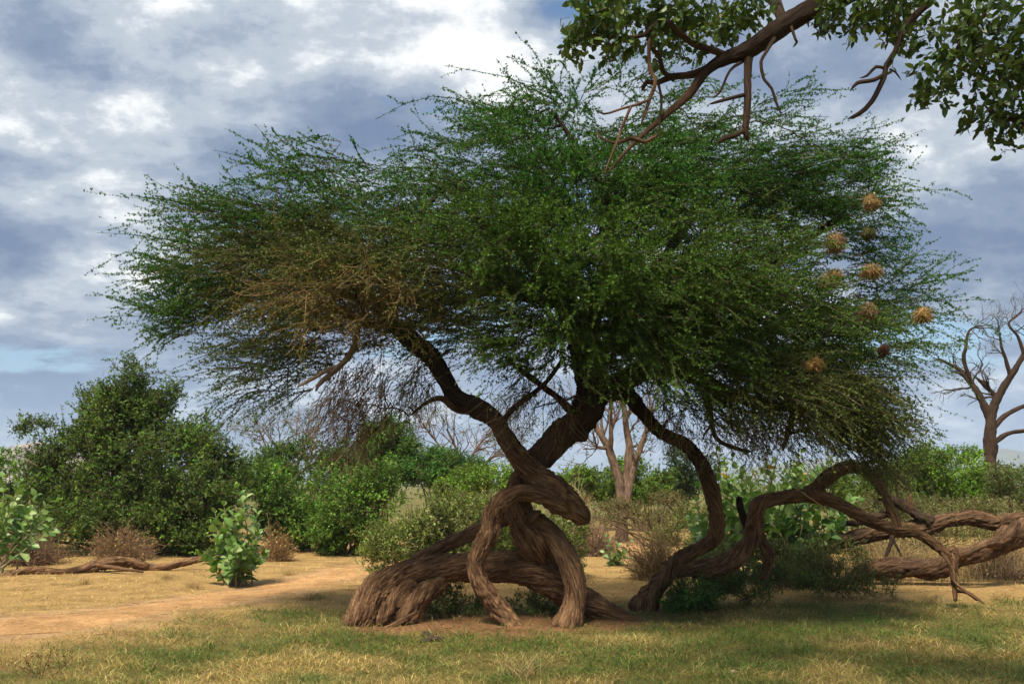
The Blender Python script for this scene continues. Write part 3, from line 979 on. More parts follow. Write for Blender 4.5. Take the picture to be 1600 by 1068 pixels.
def blob_points(blobs, n, shell=(0.55, 1.05), rough=0.28, freq=2.9):
    """points in lumpy ellipsoids (px, py, d, rx px, ry px, rz m [, weight]); also the outward direction"""
    lumps = []
    for b in blobs:                                        # a core and many smaller billows on it
        wt = b[6] if len(b) > 6 else 1.0
        lumps.append((*b[:3], b[3] * .72, b[4] * .72, b[5] * .72, wt * .55))
        for k in range(9):
            v = rand_dir(1)[0] * rng.uniform(.6, .95)
            sc = rng.uniform(.26, .50)
            lumps.append((b[0] + v[0] * b[3], b[1] - v[2] * b[4], b[2] + v[1] * b[5], b[3] * sc, b[4] * sc * rng.uniform(.7, 1.1), b[5] * sc, wt * rng.uniform(.6, 1.3)))
    blobs = lumps
    w = np.array([(b[6] if len(b) > 6 else 1.0) * (b[3] * b[4] * b[2] ** 2) ** 0.75 for b in blobs])
    which = rng.choice(len(blobs), size=n, p=w / w.sum())
    d = rand_dir(n)
    C = np.array([P(b[0], b[1], b[2]) for b in blobs])
    S = np.array([[b[3] / F * b[2], b[5], b[4] / F * b[2]] for b in blobs])
    r = shell[0] + (shell[1] - shell[0]) * rng.random(n) ** 0.6
    r = r * (1 + rough * perlin(d * freq + which[:, None] * 5.3) + rough * 0.6 * perlin(d * freq * 2.7 + which[:, None] * 3.1))
    p = C[which] + d * r[:, None] * S[which]
    out = unit(d / S[which])
    g = gz(p[:, 0], p[:, 1]) + 0.03
    fq = 2.0 * 20 / np.mean([b[2] for b in blobs])
    ok = (p[:, 2] > g) & (perlin(p * fq) + .5 * perlin(p * fq * 2.3) > -0.30 + 0.25 * rng.normal(size=len(p)) * .5)
    return p[ok], out[ok]


def sprigs(mb, tb, pos, out, per, slen, L, W, col, hv, vv, up=0.35, stalk=True, feather=False, twigc=(0.09, 0.06, 0.035), fold=0.15, face=0.7):
    """each point carries a short shoot with `per` leaves"""
    n = len(pos)
    d = unit(out * 0.75 + np.array([0, 0, up]) + rng.normal(size=(n, 3)) * 0.45)
    ln = slen * rng.uniform(0.6, 1.4, n)
    cl = vary(col, n, hv * 0.5, vv) * (1 + 0.35 * perlin(pos * 1.7 + 9.0))[:, None]
    if stalk and tb is not None:
        u = np.linspace(0, 1, 2)
        path = pos[:, None] + d[:, None] * (u[None, :, None] - 0.35) * ln[:, None, None]
        ribbons(tb, path, np.ones((n, 2)) * 0.0035 * (L / 0.05) ** 0.5, np.asarray(twigc))
    ow = np.repeat(np.arange(n), per)
    u = rng.uniform(-0.35, 0.65, len(ow))
    b = pos[ow] + d[ow] * (u * ln[ow])[:, None]
    dd = unit(d[ow] * 0.6 + rand_dir(len(ow)) * 0.9)
    nn = out[ow] * face + np.array([0, 0, face]) + rand_dir(len(ow)) * 0.8
    LL = L * rng.uniform(0.65, 1.3, len(ow))
    (slivers if feather else blades)(mb, b, dd, nn, LL, LL * W * rng.uniform(.8, 1.2, len(ow)), np.clip(cl[ow] * (1 + rng.normal(size=(len(ow), 3)) * hv * 0.6), .004, .85), *(() if feather else (fold,)))


def stems_to(tb, base, pts, r0, r1, col, K=7, spread=0.15, wig=0.04):
    n = len(pts)
    st = base + np.concatenate([rng.normal(size=(n, 2)) * spread, -0.05 * np.ones((n, 1))], 1)
    u = np.linspace(0, 1, K)[None, :, None]
    ln = np.linalg.norm(pts - st, axis=1)
    mid = st * 0.5 + pts * 0.5
    mid[:, :2] = st[:, :2] * 0.65 + pts[:, :2] * 0.35
    mid += rng.normal(size=(n, 3)) * ln[:, None] * 0.08
    path = (1 - u) ** 2 * st[:, None] + 2 * u * (1 - u) * mid[:, None] + u * u * pts[:, None]
    path[:, 1:] += rng.normal(size=(n, K - 1, 3)) * (wig * ln)[:, None, None] * 0.4
    R = r0 * rng.uniform(.6, 1.2, n)[:, None] * (1 - np.linspace(0, 1, K))[None] + r1
    tubes(tb, path, R, 5, np.clip(vary(col, n, .06, .2), 0, 1))
    return path


def shrub(name, label, cat, base_px, base_d, blobs, n, per, L, W, col, slen=0.12, hv=0.14, vv=0.26, up=0.35, nst=14, r0=0.03, stemcol=(0.10, 0.07, 0.045),
          shell=(0.5, 1.05), rough=0.28, mat=None, sub=None, group=None, stem_name='stems', leaf_name='foliage', tip=None, face=0.7, feather=False):
    b = base_of(base_px, base_d)
    root = thing(name, label, cat, b, group)
    lb, tb = MB(), MB()
    if not feather and base_d >= 24:
        feather, W = True, W * 1.35
    if not feather:
        n, L = int(n * .78), L * 1.1
    p, o = blob_points(blobs, n, shell, rough)
    sprigs(lb, tb, p, o, per, slen, L, W, col, hv, vv, up, face=face, feather=feather)
    if tip is not None:                      # fresher growth on the outermost shoots
        p, o = blob_points(blobs, n // 4, (1.0, 1.12), rough)
        sprigs(lb, tb, p, o, per, slen * 1.2, L, W, tip, hv, vv, up + 0.2, face=face, feather=feather)
    q, _ = blob_points(blobs, nst, (0.4, 0.9), rough)
    stems_to(tb, b, q, r0, r0 * 0.2, stemcol)
    child(stem_name, tb.build(stem_name, True), root, TWIG, 'stuff' if name == 'ground_bush' else None)
    child(leaf_name, lb.build(leaf_name), root, mat or LEAF, 'stuff')
    return root


def dry_bush(name, label, base_px, base_d, rx, h, n, col, leafcol, nleaf, cat='bush'):
    """a ball of fine dead twigs with a few crisp leaves"""
    b = base_of(base_px, base_d)
    root = thing(name, label, cat, b)
    tb, lb = MB(), MB()
    rxm, hm = rx / F * base_d, h / F * base_d
    d = rand_dir(n)
    d[:, 2] = np.abs(d[:, 2])
    r = (0.55 + 0.5 * rng.random(n)) * (1 + 0.3 * perlin(d * 2.4 + base_px * 0.01))
    tips = b + d * np.array([rxm, rxm * 0.8, hm]) * r[:, None]
    path = stems_to(tb, b, tips, 0.006, 0.0022, col, 6, rxm * 0.22, 0.06)
    m = 3
    si = np.repeat(np.arange(n), m)
    k = rng.integers(2, 6, len(si))
    st = path[si, k]
    dd = unit(unit(tips - b)[si] + rand_dir(len(si)) * 0.8)
    u = np.linspace(0, 1, 3)[None, :, None]
    ln = rng.uniform(0.06, 0.2, len(si)) * (hm / 0.6)
    sp = st[:, None] + dd[:, None] * u * ln[:, None, None] + rng.normal(size=(len(si), 3, 3)) * 0.01 * np.linspace(0, 1, 3)[None, :, None]
    ribbons(tb, sp, np.ones((len(si), 3)) * 0.0026, vary(col, len(si), .08, .3))
    ow = rng.integers(0, len(si), nleaf)
    uu = rng.random((nleaf, 1))
    pos = sp[ow, 0] * (1 - uu) + sp[ow, 2] * uu
    ll = rng.uniform(0.02, 0.045, nleaf)
    blades(lb, pos, rand_dir(nleaf), rand_dir(nleaf), ll, ll * 0.5, vary(leafcol, nleaf, .15, .35))
    child('twigs', tb.build('twigs'), root, TWIG, 'stuff')
    child('dry_leaves', lb.build('dry_leaves'), root, DRYLEAF, 'stuff')
    return root


GREEN, BRIGHT, OLIVE = (0.07, 0.15, 0.02), (0.11, 0.22, 0.026), (0.135, 0.185, 0.038)
# the bushy tree at the left
shrub('bushy_tree', 'large dense dark green bushy tree rising against the sky at left', 'tree', 215, 23.0,
      [(200, 615, 23, 52, 46, 1.0, 1.1), (160, 655, 23, 52, 44, 1.0), (235, 650, 23.2, 36, 44, .7), (235, 710, 22.8, 90, 60, 1.4), (135, 720, 23, 66, 52, 1.1), (318, 690, 22.9, 32, 40, .8), (340, 755, 22.6, 42, 55, .9), (70, 745, 23.2, 42, 42, .8),
       (150, 790, 22.6, 80, 50, 1.2), (270, 795, 22.2, 95, 60, 1.2), (55, 668, 23, 26, 16, .4, .5), (275, 618, 23, 16, 20, .4, .4), (95, 825, 22.4, 60, 34, .8), (185, 838, 22.2, 60, 30, .8), (320, 838, 22, 55, 30, .8), (20, 830, 22.6, 50, 40, .9)],
      11500, 13, 0.075, 0.5, (0.066, 0.115, 0.016), slen=0.34, up=0.1, nst=60, r0=0.06, stemcol=(0.17, 0.125, 0.085), rough=0.55, tip=(0.11, 0.21, 0.022), stem_name='trunk', feather=True)
shrub('shrub', 'low bright green shrub behind the broad-leaved bush at the left edge', 'shrub', 15, 27, [(10, 755, 27, 60, 40, 1.0), (-60, 770, 27, 60, 50, 1.0)], 2600, 8, 0.07, 0.5, BRIGHT, slen=.2)
shrub('shrub', 'leafy vine-green shrub just right of the large bushy tree', 'shrub', 450, 24, [(440, 790, 24, 55, 55, 1.0), (420, 745, 24.5, 40, 32, .8), (480, 815, 23.6, 45, 45, .8)], 3800, 8, 0.06, 0.55, (0.075, 0.150, 0.018), slen=.18, tip=BRIGHT)
shrub('shrub', 'rounded bright green shrub touching the olive shrub on its left', 'shrub', 545, 22.6, [(545, 790, 22.6, 55, 68, 1.0), (585, 760, 22.8, 40, 40, .8), (520, 830, 22.4, 40, 36, .7)], 4600, 8, 0.055, 0.55, (0.085, 0.175, 0.020), slen=.16, tip=(0.13, 0.26, 0.03))
shrub('shrub', 'dark shrub with an arching top below the hanging dry twigs', 'shrub', 475, 27, [(470, 715, 27, 60, 36, 1.0), (515, 740, 26.5, 55, 40, .9), (400, 735, 27, 40, 30, .8)], 3200, 8, 0.07, 0.4, (0.065, 0.135, 0.02), slen=.22)
shrub('small_tree', 'mid green small tree behind the hanging dry twigs left of the trunk', 'tree', 585, 30, [(590, 690, 30, 45, 45, 1.1), (560, 720, 30, 50, 40, 1.1), (620, 720, 30, 36, 36, 1)], 3600, 13, 0.08, 0.5, (0.075, 0.165, 0.018), slen=.34, up=.0, stem_name='trunk', rough=.5, feather=True)
shrub('small_tree', 'low dark green feathery tree left of the crossing limbs', 'tree', 690, 29, [(690, 722, 29, 48, 26, 1.1), (655, 735, 29, 34, 24, .8), (730, 738, 29, 34, 20, .8)], 4200, 14, 0.075, 0.45, (0.055, 0.150, 0.018), slen=.34, up=0.0, stem_name='trunk', rough=.5, feather=True)
shrub('shrub', 'fresh light green shrub directly behind the crossing limbs', 'shrub', 770, 25, [(765, 745, 25, 48, 24, .9), (720, 765, 25, 40, 20, .8), (805, 770, 25, 30, 22, .8)], 2800, 8, 0.06, 0.5, (0.125, 0.225, 0.022), slen=.18)
shrub('shrub', 'broad olive shrub with small pale leaves right behind the twisted trunk', 'shrub', 740, 17.0,
      [(730, 815, 17, 105, 58, 1.2), (640, 848, 16.6, 70, 46, 1.0), (600, 868, 16.5, 42, 30, .7), (830, 835, 17, 70, 55, 1.0), (885, 868, 16.6, 28, 32, .6), (770, 860, 16.4, 70, 34, .8), (735, 838, 17.4, 100, 46, .7, 2.2), (660, 858, 17.2, 60, 36, .6, 1.6), (850, 850, 17.3, 60, 42, .6, 1.6)],
      17000, 8, 0.042, 0.42, OLIVE, slen=.13, up=.55, nst=40, r0=0.02, tip=(0.23, 0.255, 0.085), vv=.35)
# right of the trunk
shrub('shrub', 'green shrub behind the pale dead trunks seen under the crown', 'shrub', 1010, 33, [(1010, 750, 33, 60, 34, 1.2), (940, 755, 34, 50, 32, 1.2), (890, 755, 34, 40, 26, 1)], 3000, 8, 0.085, 0.5, (0.10, 0.18, 0.016), slen=.24)
shrub('small_tree', 'dark green small tree left of the snaking thin limb', 'tree', 1070, 36, [(1075, 735, 36, 36, 44, 1.1), (1050, 760, 36, 40, 30, 1.1)], 2200, 8, 0.09, 0.4, (0.038, 0.085, 0.02), slen=.26, stem_name='trunk')
shrub('shrub', 'yellowish olive low shrub behind the dry bush under the right crown', 'shrub', 1035, 25, [(1035, 800, 25, 60, 30, .9), (970, 805, 26, 40, 26, .8), (900, 800, 26, 36, 30, .8)], 2600, 8, 0.045, 0.4, (0.165, 0.155, 0.055), slen=.16, up=.6)
shrub('shrub', 'domed bright green shrub at right below the bare tree', 'shrub', 1480, 30, [(1480, 742, 30, 68, 40, 1.4), (1420, 758, 30, 50, 34, 1.2), (1525, 765, 29.5, 40, 34, 1)], 4600, 9, 0.065, 0.5, (0.105, 0.205, 0.016), slen=.2, tip=(0.15, 0.28, 0.022), up=.6)
shrub('shrub', 'olive rounded shrub cut by the right edge of the view', 'shrub', 1590, 26, [(1588, 765, 26, 56, 44, 1.1), (1650, 765, 26, 60, 48, 1.1)], 3600, 8, 0.055, 0.5, (0.095, 0.135, 0.035), slen=.18, nst=20)
shrub('shrub', 'low yellow green shrub between the fallen trunk and the domed shrub', 'shrub', 1440, 24, [(1440, 795, 24, 70, 26, .9), (1370, 790, 24, 50, 34, .9), (1530, 800, 23.5, 55, 24, .8)], 3200, 8, 0.045, 0.36, (0.15, 0.165, 0.055), slen=.18, up=.8)
shrub('shrub', 'green shrub seen through the hoop of dead wood', 'shrub', 1350, 28, [(1350, 755, 28, 60, 34, 1.1), (1290, 765, 28, 50, 30, 1)], 2600, 8, 0.065, 0.5, (0.10, 0.175, 0.02), slen=.2)
# low plants near the trunk
shrub('ground_bush', 'small dark green bush hugging the foot of the thin limb', 'bush', 1075, 12.45, [(1078, 925, 12.45, 38, 26, .4), (1055, 940, 12.4, 26, 18, .3), (1105, 935, 12.5, 24, 22, .3)], 1500, 7, 0.042, 0.32, (0.055, 0.145, 0.024), slen=.1, nst=20, r0=.006, up=.2)
shrub('ground_bush', 'loose dark weeds under the looping limb', 'weeds', 1170, 13.3, [(1165, 912, 13.2, 50, 20, .4), (1230, 905, 13.4, 50, 20, .4), (1130, 905, 13.1, 30, 22, .3)], 1500, 7, 0.04, 0.3, (0.095, 0.155, 0.03), slen=.13, nst=26, r0=.005, up=.6)
shrub('ground_bush', 'sprawling green weeds in front of the fallen trunk', 'weeds', 1320, 13.9, [(1310, 898, 13.8, 55, 26, .5), (1370, 915, 13.7, 40, 16, .4), (1260, 880, 14.2, 40, 26, .4)], 1500, 7, 0.042, 0.25, (0.13, 0.17, 0.04), slen=.17, nst=26, r0=.005, up=.9)
shrub('ground_bush', 'leafy weeds in the hollow beside the arching log', 'weeds', 700, 11.9, [(690, 935, 11.75, 34, 30, .3), (730, 950, 11.9, 36, 20, .3), (672, 915, 11.6, 16, 16, .15)], 1100, 7, 0.036, 0.32, (0.08, 0.125, 0.026), slen=.09, nst=18, r0=.005, up=.4)
shrub('ground_bush', 'small weeds between the front strand and the right strand', 'weeds', 835, 12.1, [(830, 945, 12.1, 44, 26, .35), (860, 960, 12, 22, 16, .25)], 800, 7, 0.036, 0.3, (0.08, 0.125, 0.026), slen=.1, nst=14, r0=.005, up=.5)
shrub('ground_bush', 'tangled olive undergrowth at the foot of the broad-leaved thicket', 'weeds', 1220, 15.3, [(1140, 868, 15.2, 55, 26, .5), (1230, 872, 15.4, 60, 26, .5), (1310, 868, 15.8, 55, 30, .5)], 2200, 7, 0.045, 0.3, (0.12, 0.155, 0.04), slen=.17, nst=40, r0=.006, up=.7, rough=.4)
shrub('shrub', 'sparse yellow green shrub between the dry bush and the thicket', 'shrub', 1100, 19.5, [(1110, 830, 19.5, 55, 40, .8), (1060, 845, 19.8, 40, 26, .6)], 1900, 7, 0.045, 0.4, (0.13, 0.18, 0.035), slen=.17, nst=24, r0=.01, up=.7, rough=.4)
shrub('shrub', 'olive scrub glimpsed between the forks of the fallen trunk', 'shrub', 1400, 20, [(1400, 835, 20, 75, 36, .8), (1500, 838, 20.5, 70, 32, .8), (1590, 835, 20.5, 50, 34, .7)], 2600, 7, 0.045, 0.36, (0.17, 0.175, 0.05), slen=.19, nst=40, r0=.008, up=.9, rough=.4)
dry_bush('dry_bush', 'brown twiggy dry bush at the left edge below the broad leaves', 45, 19.5, 75, 62, 420, (0.15, 0.095, 0.06), (0.26, 0.16, 0.07), 1800)
dry_bush('dry_bush', 'rounded straw-brown dry bush beside the fallen log', 192, 20.5, 64, 58, 420, (0.22, 0.145, 0.085), (0.34, 0.22, 0.09), 2400)
dry_bush('dry_bush', 'yellowing dry bush behind the broad-leaved shrub', 432, 20.5, 34, 56, 260, (0.24, 0.16, 0.08), (0.36, 0.24, 0.09), 1600)
dry_bush('dry_bush', 'wispy brown dry bush left of the foot of the snaking limb', 1025, 16.8, 58, 82, 460, (0.17, 0.115, 0.065), (0.23, 0.18, 0.07), 2600)
dry_bush('dry_bush', 'pinkish brown dry bush right of the snout', 930, 22, 52, 60, 360, (0.20, 0.13, 0.09), (0.27, 0.19, 0.10), 1600)
dry_bush('dry_bush', 'pale stalky dry bush above the snout', 905, 25, 26, 110, 90, (0.42, 0.32, 0.19), (0.34, 0.32, 0.14), 300)
dry_bush('dry_bush', 'tangle of dead brown stems under the right end of the fallen trunk', 1560, 16.5, 70, 62, 420, (0.16, 0.11, 0.07), (0.25, 0.18, 0.08), 1500)
dry_bush('dry_bush', 'dry bush under the middle of the fallen trunk', 1400, 18.5, 70, 60, 420, (0.24, 0.18, 0.09), (0.30, 0.24, 0.09), 2200)


# ------------------------------------------------------------------ broad leaves as single parts
def leaf_mesh(name, L, W, col, curl=0.18, cup=0.22, seg=4, point=0.0):
    """one broad oval leaf along +Y, its face towards +Z"""
    mb = MB()
    V, T = [], []
    for k in range(seg + 1):
        t = k / seg
        w = W * 0.5 * math.sin(math.pi * (0.06 + 0.90 * t) ** (0.85 + point)) ** 0.75
        z = -curl * L * (t - 0.25) ** 2
        for s in (-1, 0, 1):
            V.append((s * w, t * L, z + abs(s) * cup * w))
    for k in range(seg):
        for s in (0, 1):
            a = k * 3 + s
            T += [(a, a + 1, a + 4), (a, a + 4, a + 3)]
    c = np.ones((len(V), 3)) * np.asarray(col)
    c[1::3] *= 1.25                                   # pale midrib
    mb.add(V, tris=T, col=c)
    return mb.build(name, True)


def place_leaves(root, pos, dirn, nrm, scale, meshes, mat, pick=None, limit=300, eye=np.array([0, 0, CZ])):
    """the largest `limit` in view become single parts, the rest one joined part"""
    dirn = unit(dirn)
    side = unit(np.cross(dirn, nrm))
    up = np.cross(side, dirn)
    for me in meshes:
        if not me.materials:
            me.materials.append(mat)
    pick = rng.integers(0, len(meshes), len(pos)) if pick is None else pick
    facing = np.abs((up * unit(pos - eye)).sum(1)) * scale / np.linalg.norm(pos - eye, axis=1)
    px = pos[:, 0] / np.maximum(pos[:, 1], .1) * F + 800
    py = HY - (pos[:, 2] - CZ) / np.maximum(pos[:, 1], .1) * F
    inside = (px > -5) & (px < 1605) & (py > -5) & (py < 1073)
    order = np.argsort(-(facing * inside))
    inv = Matrix.Translation(-root.location)
    rest = MB()
    cache = []
    for me in meshes:
        v = np.zeros(len(me.vertices) * 3)
        me.vertices.foreach_get('co', v)
        a = np.zeros(len(me.vertices) * 4)
        me.attributes['col'].data.foreach_get('color', a)
        tri = np.array([tuple(p.vertices) for p in me.polygons])
        cache.append((v.reshape(-1, 3), a.reshape(-1, 4)[:, :3], tri))
    for rank, i in enumerate(order):
        M = np.stack([side[i], dirn[i], up[i]], 1) * scale[i]
        if rank < limit and inside[i]:
            o = bpy.data.objects.new('leaf', meshes[pick[i]])
            COL.objects.link(o)
            o.parent = root
            o.matrix_parent_inverse = inv
            m4 = np.eye(4)
            m4[:3, :3] = M
            m4[:3, 3] = pos[i]
            o.matrix_basis = Matrix(m4.tolist())
        else:
            v, c, tri = cache[pick[i]]
            rest.add(v @ M.T + pos[i], tris=tri, col=c)
    if rest.n:
        child('foliage', rest.build('foliage', True), root, mat, 'stuff')


CAL = [leaf_mesh('broad_leaf', 1.0, 0.72, c, .25, .28, 3) for c in ((0.145, 0.235, 0.062), (0.11, 0.21, 0.045), (0.24, 0.32, 0.12), (0.08, 0.16, 0.035))]
CALY = leaf_mesh('broad_leaf', 1.0, 0.6, (0.55, 0.33, 0.03), .3, .2)


def calotropis(label, base_px, d, tips, n_each, L, yellow=0, limit=300, leaf_from=0.25, base_spread=0.15):
    """grey-green shrub: upright stems with pairs of broad leaves, tips = (px, py, d)"""
    b = base_of(base_px, d)
    root = thing('broad_leaved_shrub', label, 'shrub', b)
    tb = MB()
    tp = np.array([P(*t) for t in tips])
    paths = stems_to(tb, b, tp, 0.016, 0.005, (0.30, 0.27, 0.17), 14, base_spread, 0.012)
    child('stems', tb.build('stems', True), root, TWIG)
    pos, dr, nr, sc = [], [], [], []
    for path in paths:
        K = len(path)
        L0 = np.linalg.norm(path[-1] - path[0])
        ax = unit(np.cross(rng.normal(size=3), [0, 0, 1.0]))
        for j in range(n_each):
            t = leaf_from + (1 - leaf_from) * (j / (n_each - 1)) ** 0.8
            f = t * (K - 1)
            a = min(int(f), K - 2)
            p = path[a] * (1 - f + a) + path[a + 1] * (f - a)
            tg = unit(path[a + 1] - path[a])
            ang = j * math.pi / 2 + rng.normal() * 0.25
            s1 = unit(np.cross(tg, [0.3, 0.2, 1.0]))
            s2 = np.cross(tg, s1)
            for sgn in (1, -1):
                o = (s1 * math.cos(ang) + s2 * math.sin(ang)) * sgn
                rise = 0.35 + 0.75 * t ** 2 + rng.normal() * 0.15
                dd = unit(o + tg * rise)
                pos.append(p + o * 0.008)
                dr.append(dd)
                nr.append(unit(tg - dd * np.dot(tg, dd) + rng.normal(size=3) * 0.25))
                sc.append(L * (1.05 - 0.45 * t ** 4) * rng.uniform(.75, 1.2))
    pos, dr, nr, sc = map(np.array, (pos, dr, nr, sc))
    pick = rng.choice(4, size=len(pos), p=[.4, .25, .2, .15])
    if yellow:
        pick[rng.choice(len(pos), yellow, replace=False)] = 4
    place_leaves(root, pos, dr, nr, sc, CAL + [CALY], LEAFY, pick, limit)
    return root


calotropis('grey-green broad-leaved shrub standing alone beside the dirt track', 372, 16.0,
           [(370, 760, 16.2), (385, 775, 16), (350, 790, 16.1), (400, 800, 16), (328, 815, 16), (340, 840, 15.8), (405, 830, 15.9), (365, 805, 15.7), (380, 850, 15.6), (320, 870, 15.9), (355, 870, 15.2), (362, 850, 15.3), (412, 862, 15.9), (335, 800, 16.2), (375, 815, 16.2), (395, 850, 16.1)],
           9, 0.20, base_spread=.12)
calotropis('grey-green broad-leaved shrub at the left edge of the view', -5, 17.5,
           [(5, 745, 17.5), (30, 752, 17.4), (55, 775, 17.3), (78, 785, 17.2), (20, 785, 17.2), (45, 800, 17.1), (-20, 750, 17.6), (-40, 770, 17.5), (70, 812, 17.1), (10, 815, 17.1), (88, 822, 17.0), (-15, 800, 17.3)], 9, 0.20, base_spread=.15, leaf_from=.4)
tips = []
for k in range(46):
    a = rng.random()
    tips.append((1085 + 260 * a + rng.normal() * 8, 695 + 130 * rng.random() ** 1.1 + 40 * abs(a - .35), 15.6 + 1.6 * rng.random()))
tips += [(1095, 795, 15.6), (1090, 830, 15.4), (1110, 850, 15.3), (1330, 780, 15.8), (1300, 840, 15.4), (1250, 850, 15.2)]
calotropis('tall grey-green broad-leaved thicket with a few yellow leaves behind the looping limb', 1210, 16.2, tips, 11, 0.205, yellow=14, base_spread=.55, leaf_from=.42)
calotropis('tiny grey-green seedling with broad leaves in the dry grass right of the trunk', 962, 19.5, [(950, 838, 19.5), (965, 850, 19.4), (985, 845, 19.5), (945, 862, 19.4), (975, 862, 19.3)], 5, 0.15, base_spread=.004)


# ------------------------------------------------------------------ bare and dead trees behind
def twiggy(tb, starts, dirs, L, r, col, depth, droop=0.0, wig=0.35):
    """forking bare twigs"""
    n = len(starts)
    if n == 0:
        return np.zeros((0, 3)), np.zeros((0, 3))
    K = 6
    u = np.linspace(0, 1, K)
    step = rng.normal(size=(n, K, 3)) * wig * 0.35
    step[:, 0] = 0
    acc = np.cumsum(step, axis=1) / K * 1.6
    path = starts[:, None] + (dirs[:, None] * u[None, :, None] + acc + np.array([0, 0, -droop]) * (u ** 2)[None, :, None]) * L[:, None, None]
    tubes(tb, path, r[:, None] * (1 - 0.55 * u)[None], 4 if depth > 1 else 3, col)
    if depth <= 0:
        return path[:, -1], unit(path[:, -1] - path[:, -2])
    m = 3
    si = np.repeat(np.arange(n), m)
    k = rng.integers(2, K, len(si))
    k[::m] = K - 1
    dd = unit(unit(path[si, k] - path[si, k - 1]) + rand_dir(len(si)) * 0.75)
    return twiggy(tb, path[si, k], dd, L[si] * rng.uniform(.45, .8, len(si)), np.maximum(r[si] * 0.5, 0.0025), col, depth - 1, droop, wig)


def bare_tree(name, label, base_px, d, limbs, twig_n, twig_L, col, mat, depth=2, tufts=None, droop=0.0, dark=0.0, part='twigs', wiggle=0.0, thin=1.0):
    root = thing(name, label, 'tree', base_of(base_px, d))
    tb, lb = MB(), MB()
    first = True
    for i, rows in enumerate(limbs):
        mb = MB()
        rows = [(r[0] + rng.normal() * wiggle * (k > 1 and i > 0), r[1] + rng.normal() * wiggle * (k > 1 and i > 0), r[2], r[3] * (.78 if wiggle else 1)) for k, r in enumerate(rows)]
        pr = px_path([(*r, dark) for r in rows])
        strand(mb, pr, seed=60 + i * 1.9 + base_px * .01, sides=18, step=0.09, lobe=.2, groove=.15, blunt=(0, .2))
        child('trunk' if first else 'limb', mb.build('wood', True, True), root, mat)
        first = False
        s = spline(pr, 0.12)
        n = twig_n if i else max(1, twig_n // 3)
        k = np.minimum((len(s) * (0.35 + 0.65 * rng.random(n) ** 0.7)).astype(int), len(s) - 2)
        k[0] = len(s) - 2
        tg = unit(s[k + 1, :3] - s[k, :3])
        dd = unit(tg * 0.7 + rand_dir(n) * 0.8 + np.array([0, 0, .15]))
        e, ed = twiggy(tb, s[k, :3], dd, twig_L * rng.uniform(.5, 1.2, n), np.minimum(s[k, 3] * 0.6, 0.05), np.asarray(col), depth, droop)
        if tufts:
            m = rng.random(len(e)) < tufts[0]
            sprigs(lb, None, e[m] - np.array([0, 0, .1]), ed[m] * .4 + np.array([0, 0, -.8]), 16, 0.45, 0.085, 0.28, tufts[1], .12, .25, up=-0.5, stalk=False)
    child(part, tb.build(part), root, TWIG, 'stuff')
    if lb.n:
        child('foliage', lb.build('foliage'), root, LEAF, 'stuff')
    return root


bare_tree('bare_tree', 'tall nearly bare brown tree against the sky at the right edge', 1547, 38,
          [[(1545, 835, 38, 17), (1546, 760, 38, 14), (1547, 720, 38, 13), (1547, 675, 38, 12.5), (1550, 645, 38, 10), (1561, 617, 38, 8), (1580, 586, 37.8, 7), (1602, 550, 37.6, 5), (1625, 500, 37.5, 3)],
           [(1548, 660, 38, 8), (1541, 640, 38, 7.5), (1531, 618, 38.1, 6.5), (1514, 591, 38.2, 5.5), (1500, 572, 38.3, 4), (1466, 560, 38.4, 2)],
           [(1514, 591, 38.2, 4), (1506, 560, 38.1, 4), (1506, 540, 38, 3.4), (1515, 522, 38, 2.6), (1527, 508, 38, 1.5)],
           [(1545, 640, 38, 6), (1556, 620, 38.3, 4.5), (1545, 600, 38.4, 4), (1524, 596, 38.5, 2)],
           [(1555, 690, 37.9, 6), (1575, 677, 37.7, 5), (1605, 672, 37.5, 4), (1640, 660, 37.4, 3)],
           [(1552, 668, 38, 6.5), (1572, 648, 38.2, 5.5), (1600, 638, 38.3, 4.5), (1650, 625, 38.4, 3)],
           [(1579, 588, 37.8, 4.5), (1571, 560, 37.7, 3.6), (1567, 540, 37.6, 3), (1562, 522, 37.6, 1.6)],
           [(1600, 553, 37.6, 4), (1590, 525, 37.6, 3), (1584, 500, 37.6, 2.4), (1588, 482, 37.6, 1.4)]],
          6, 0.75, (0.075, 0.052, 0.038), BARK, 3, (0.05, (0.12, 0.15, 0.05)), dark=.85, wiggle=5)
bare_tree('pale_dead_tree', 'pale bare trunk forking low in three seen under the right crown', 975, 27,
          [[(972, 850, 27, 11), (972, 800, 27, 10), (968, 752, 27, 8), (958, 722, 27, 7), (949, 696, 27, 6), (930, 664, 27, 4), (918, 630, 27, 2.5)],
           [(976, 800, 26.9, 7), (979, 755, 27, 7), (983, 700, 27.1, 6.5), (978, 664, 27.1, 5), (972, 615, 27.1, 3)],
           [(975, 810, 26.8, 6), (981, 776, 26.8, 6), (992, 726, 26.8, 5.5), (1006, 684, 26.8, 4), (1018, 640, 26.8, 2.5)],
           [(953, 708, 27, 4.5), (955, 680, 26.8, 4), (954, 640, 26.8, 2.5)],
           [(950, 700, 27, 3), (938, 699, 26.8, 2.6), (928, 696, 26.7, 1.5)]],
          9, 0.8, (0.14, 0.10, 0.075), PALEBARK, 2, (0.10, (0.13, 0.15, 0.05)))
bare_tree('grey_thorn_tree', 'leafless grey thorn tree between the bushy tree and the hanging twigs', 445, 29,
          [[(450, 835, 29, 5), (448, 770, 29, 3.5), (440, 725, 29, 2.5), (430, 690, 29, 1.4)], [(447, 755, 29, 2.6), (470, 715, 29, 2), (480, 675, 29, 1)], [(445, 740, 29, 2.2), (420, 705, 29.2, 1.6), (404, 670, 29.2, .8)]],
          22, 0.9, (0.20, 0.17, 0.14), PALEBARK, 2, (0.22, (0.10, 0.14, 0.05)))
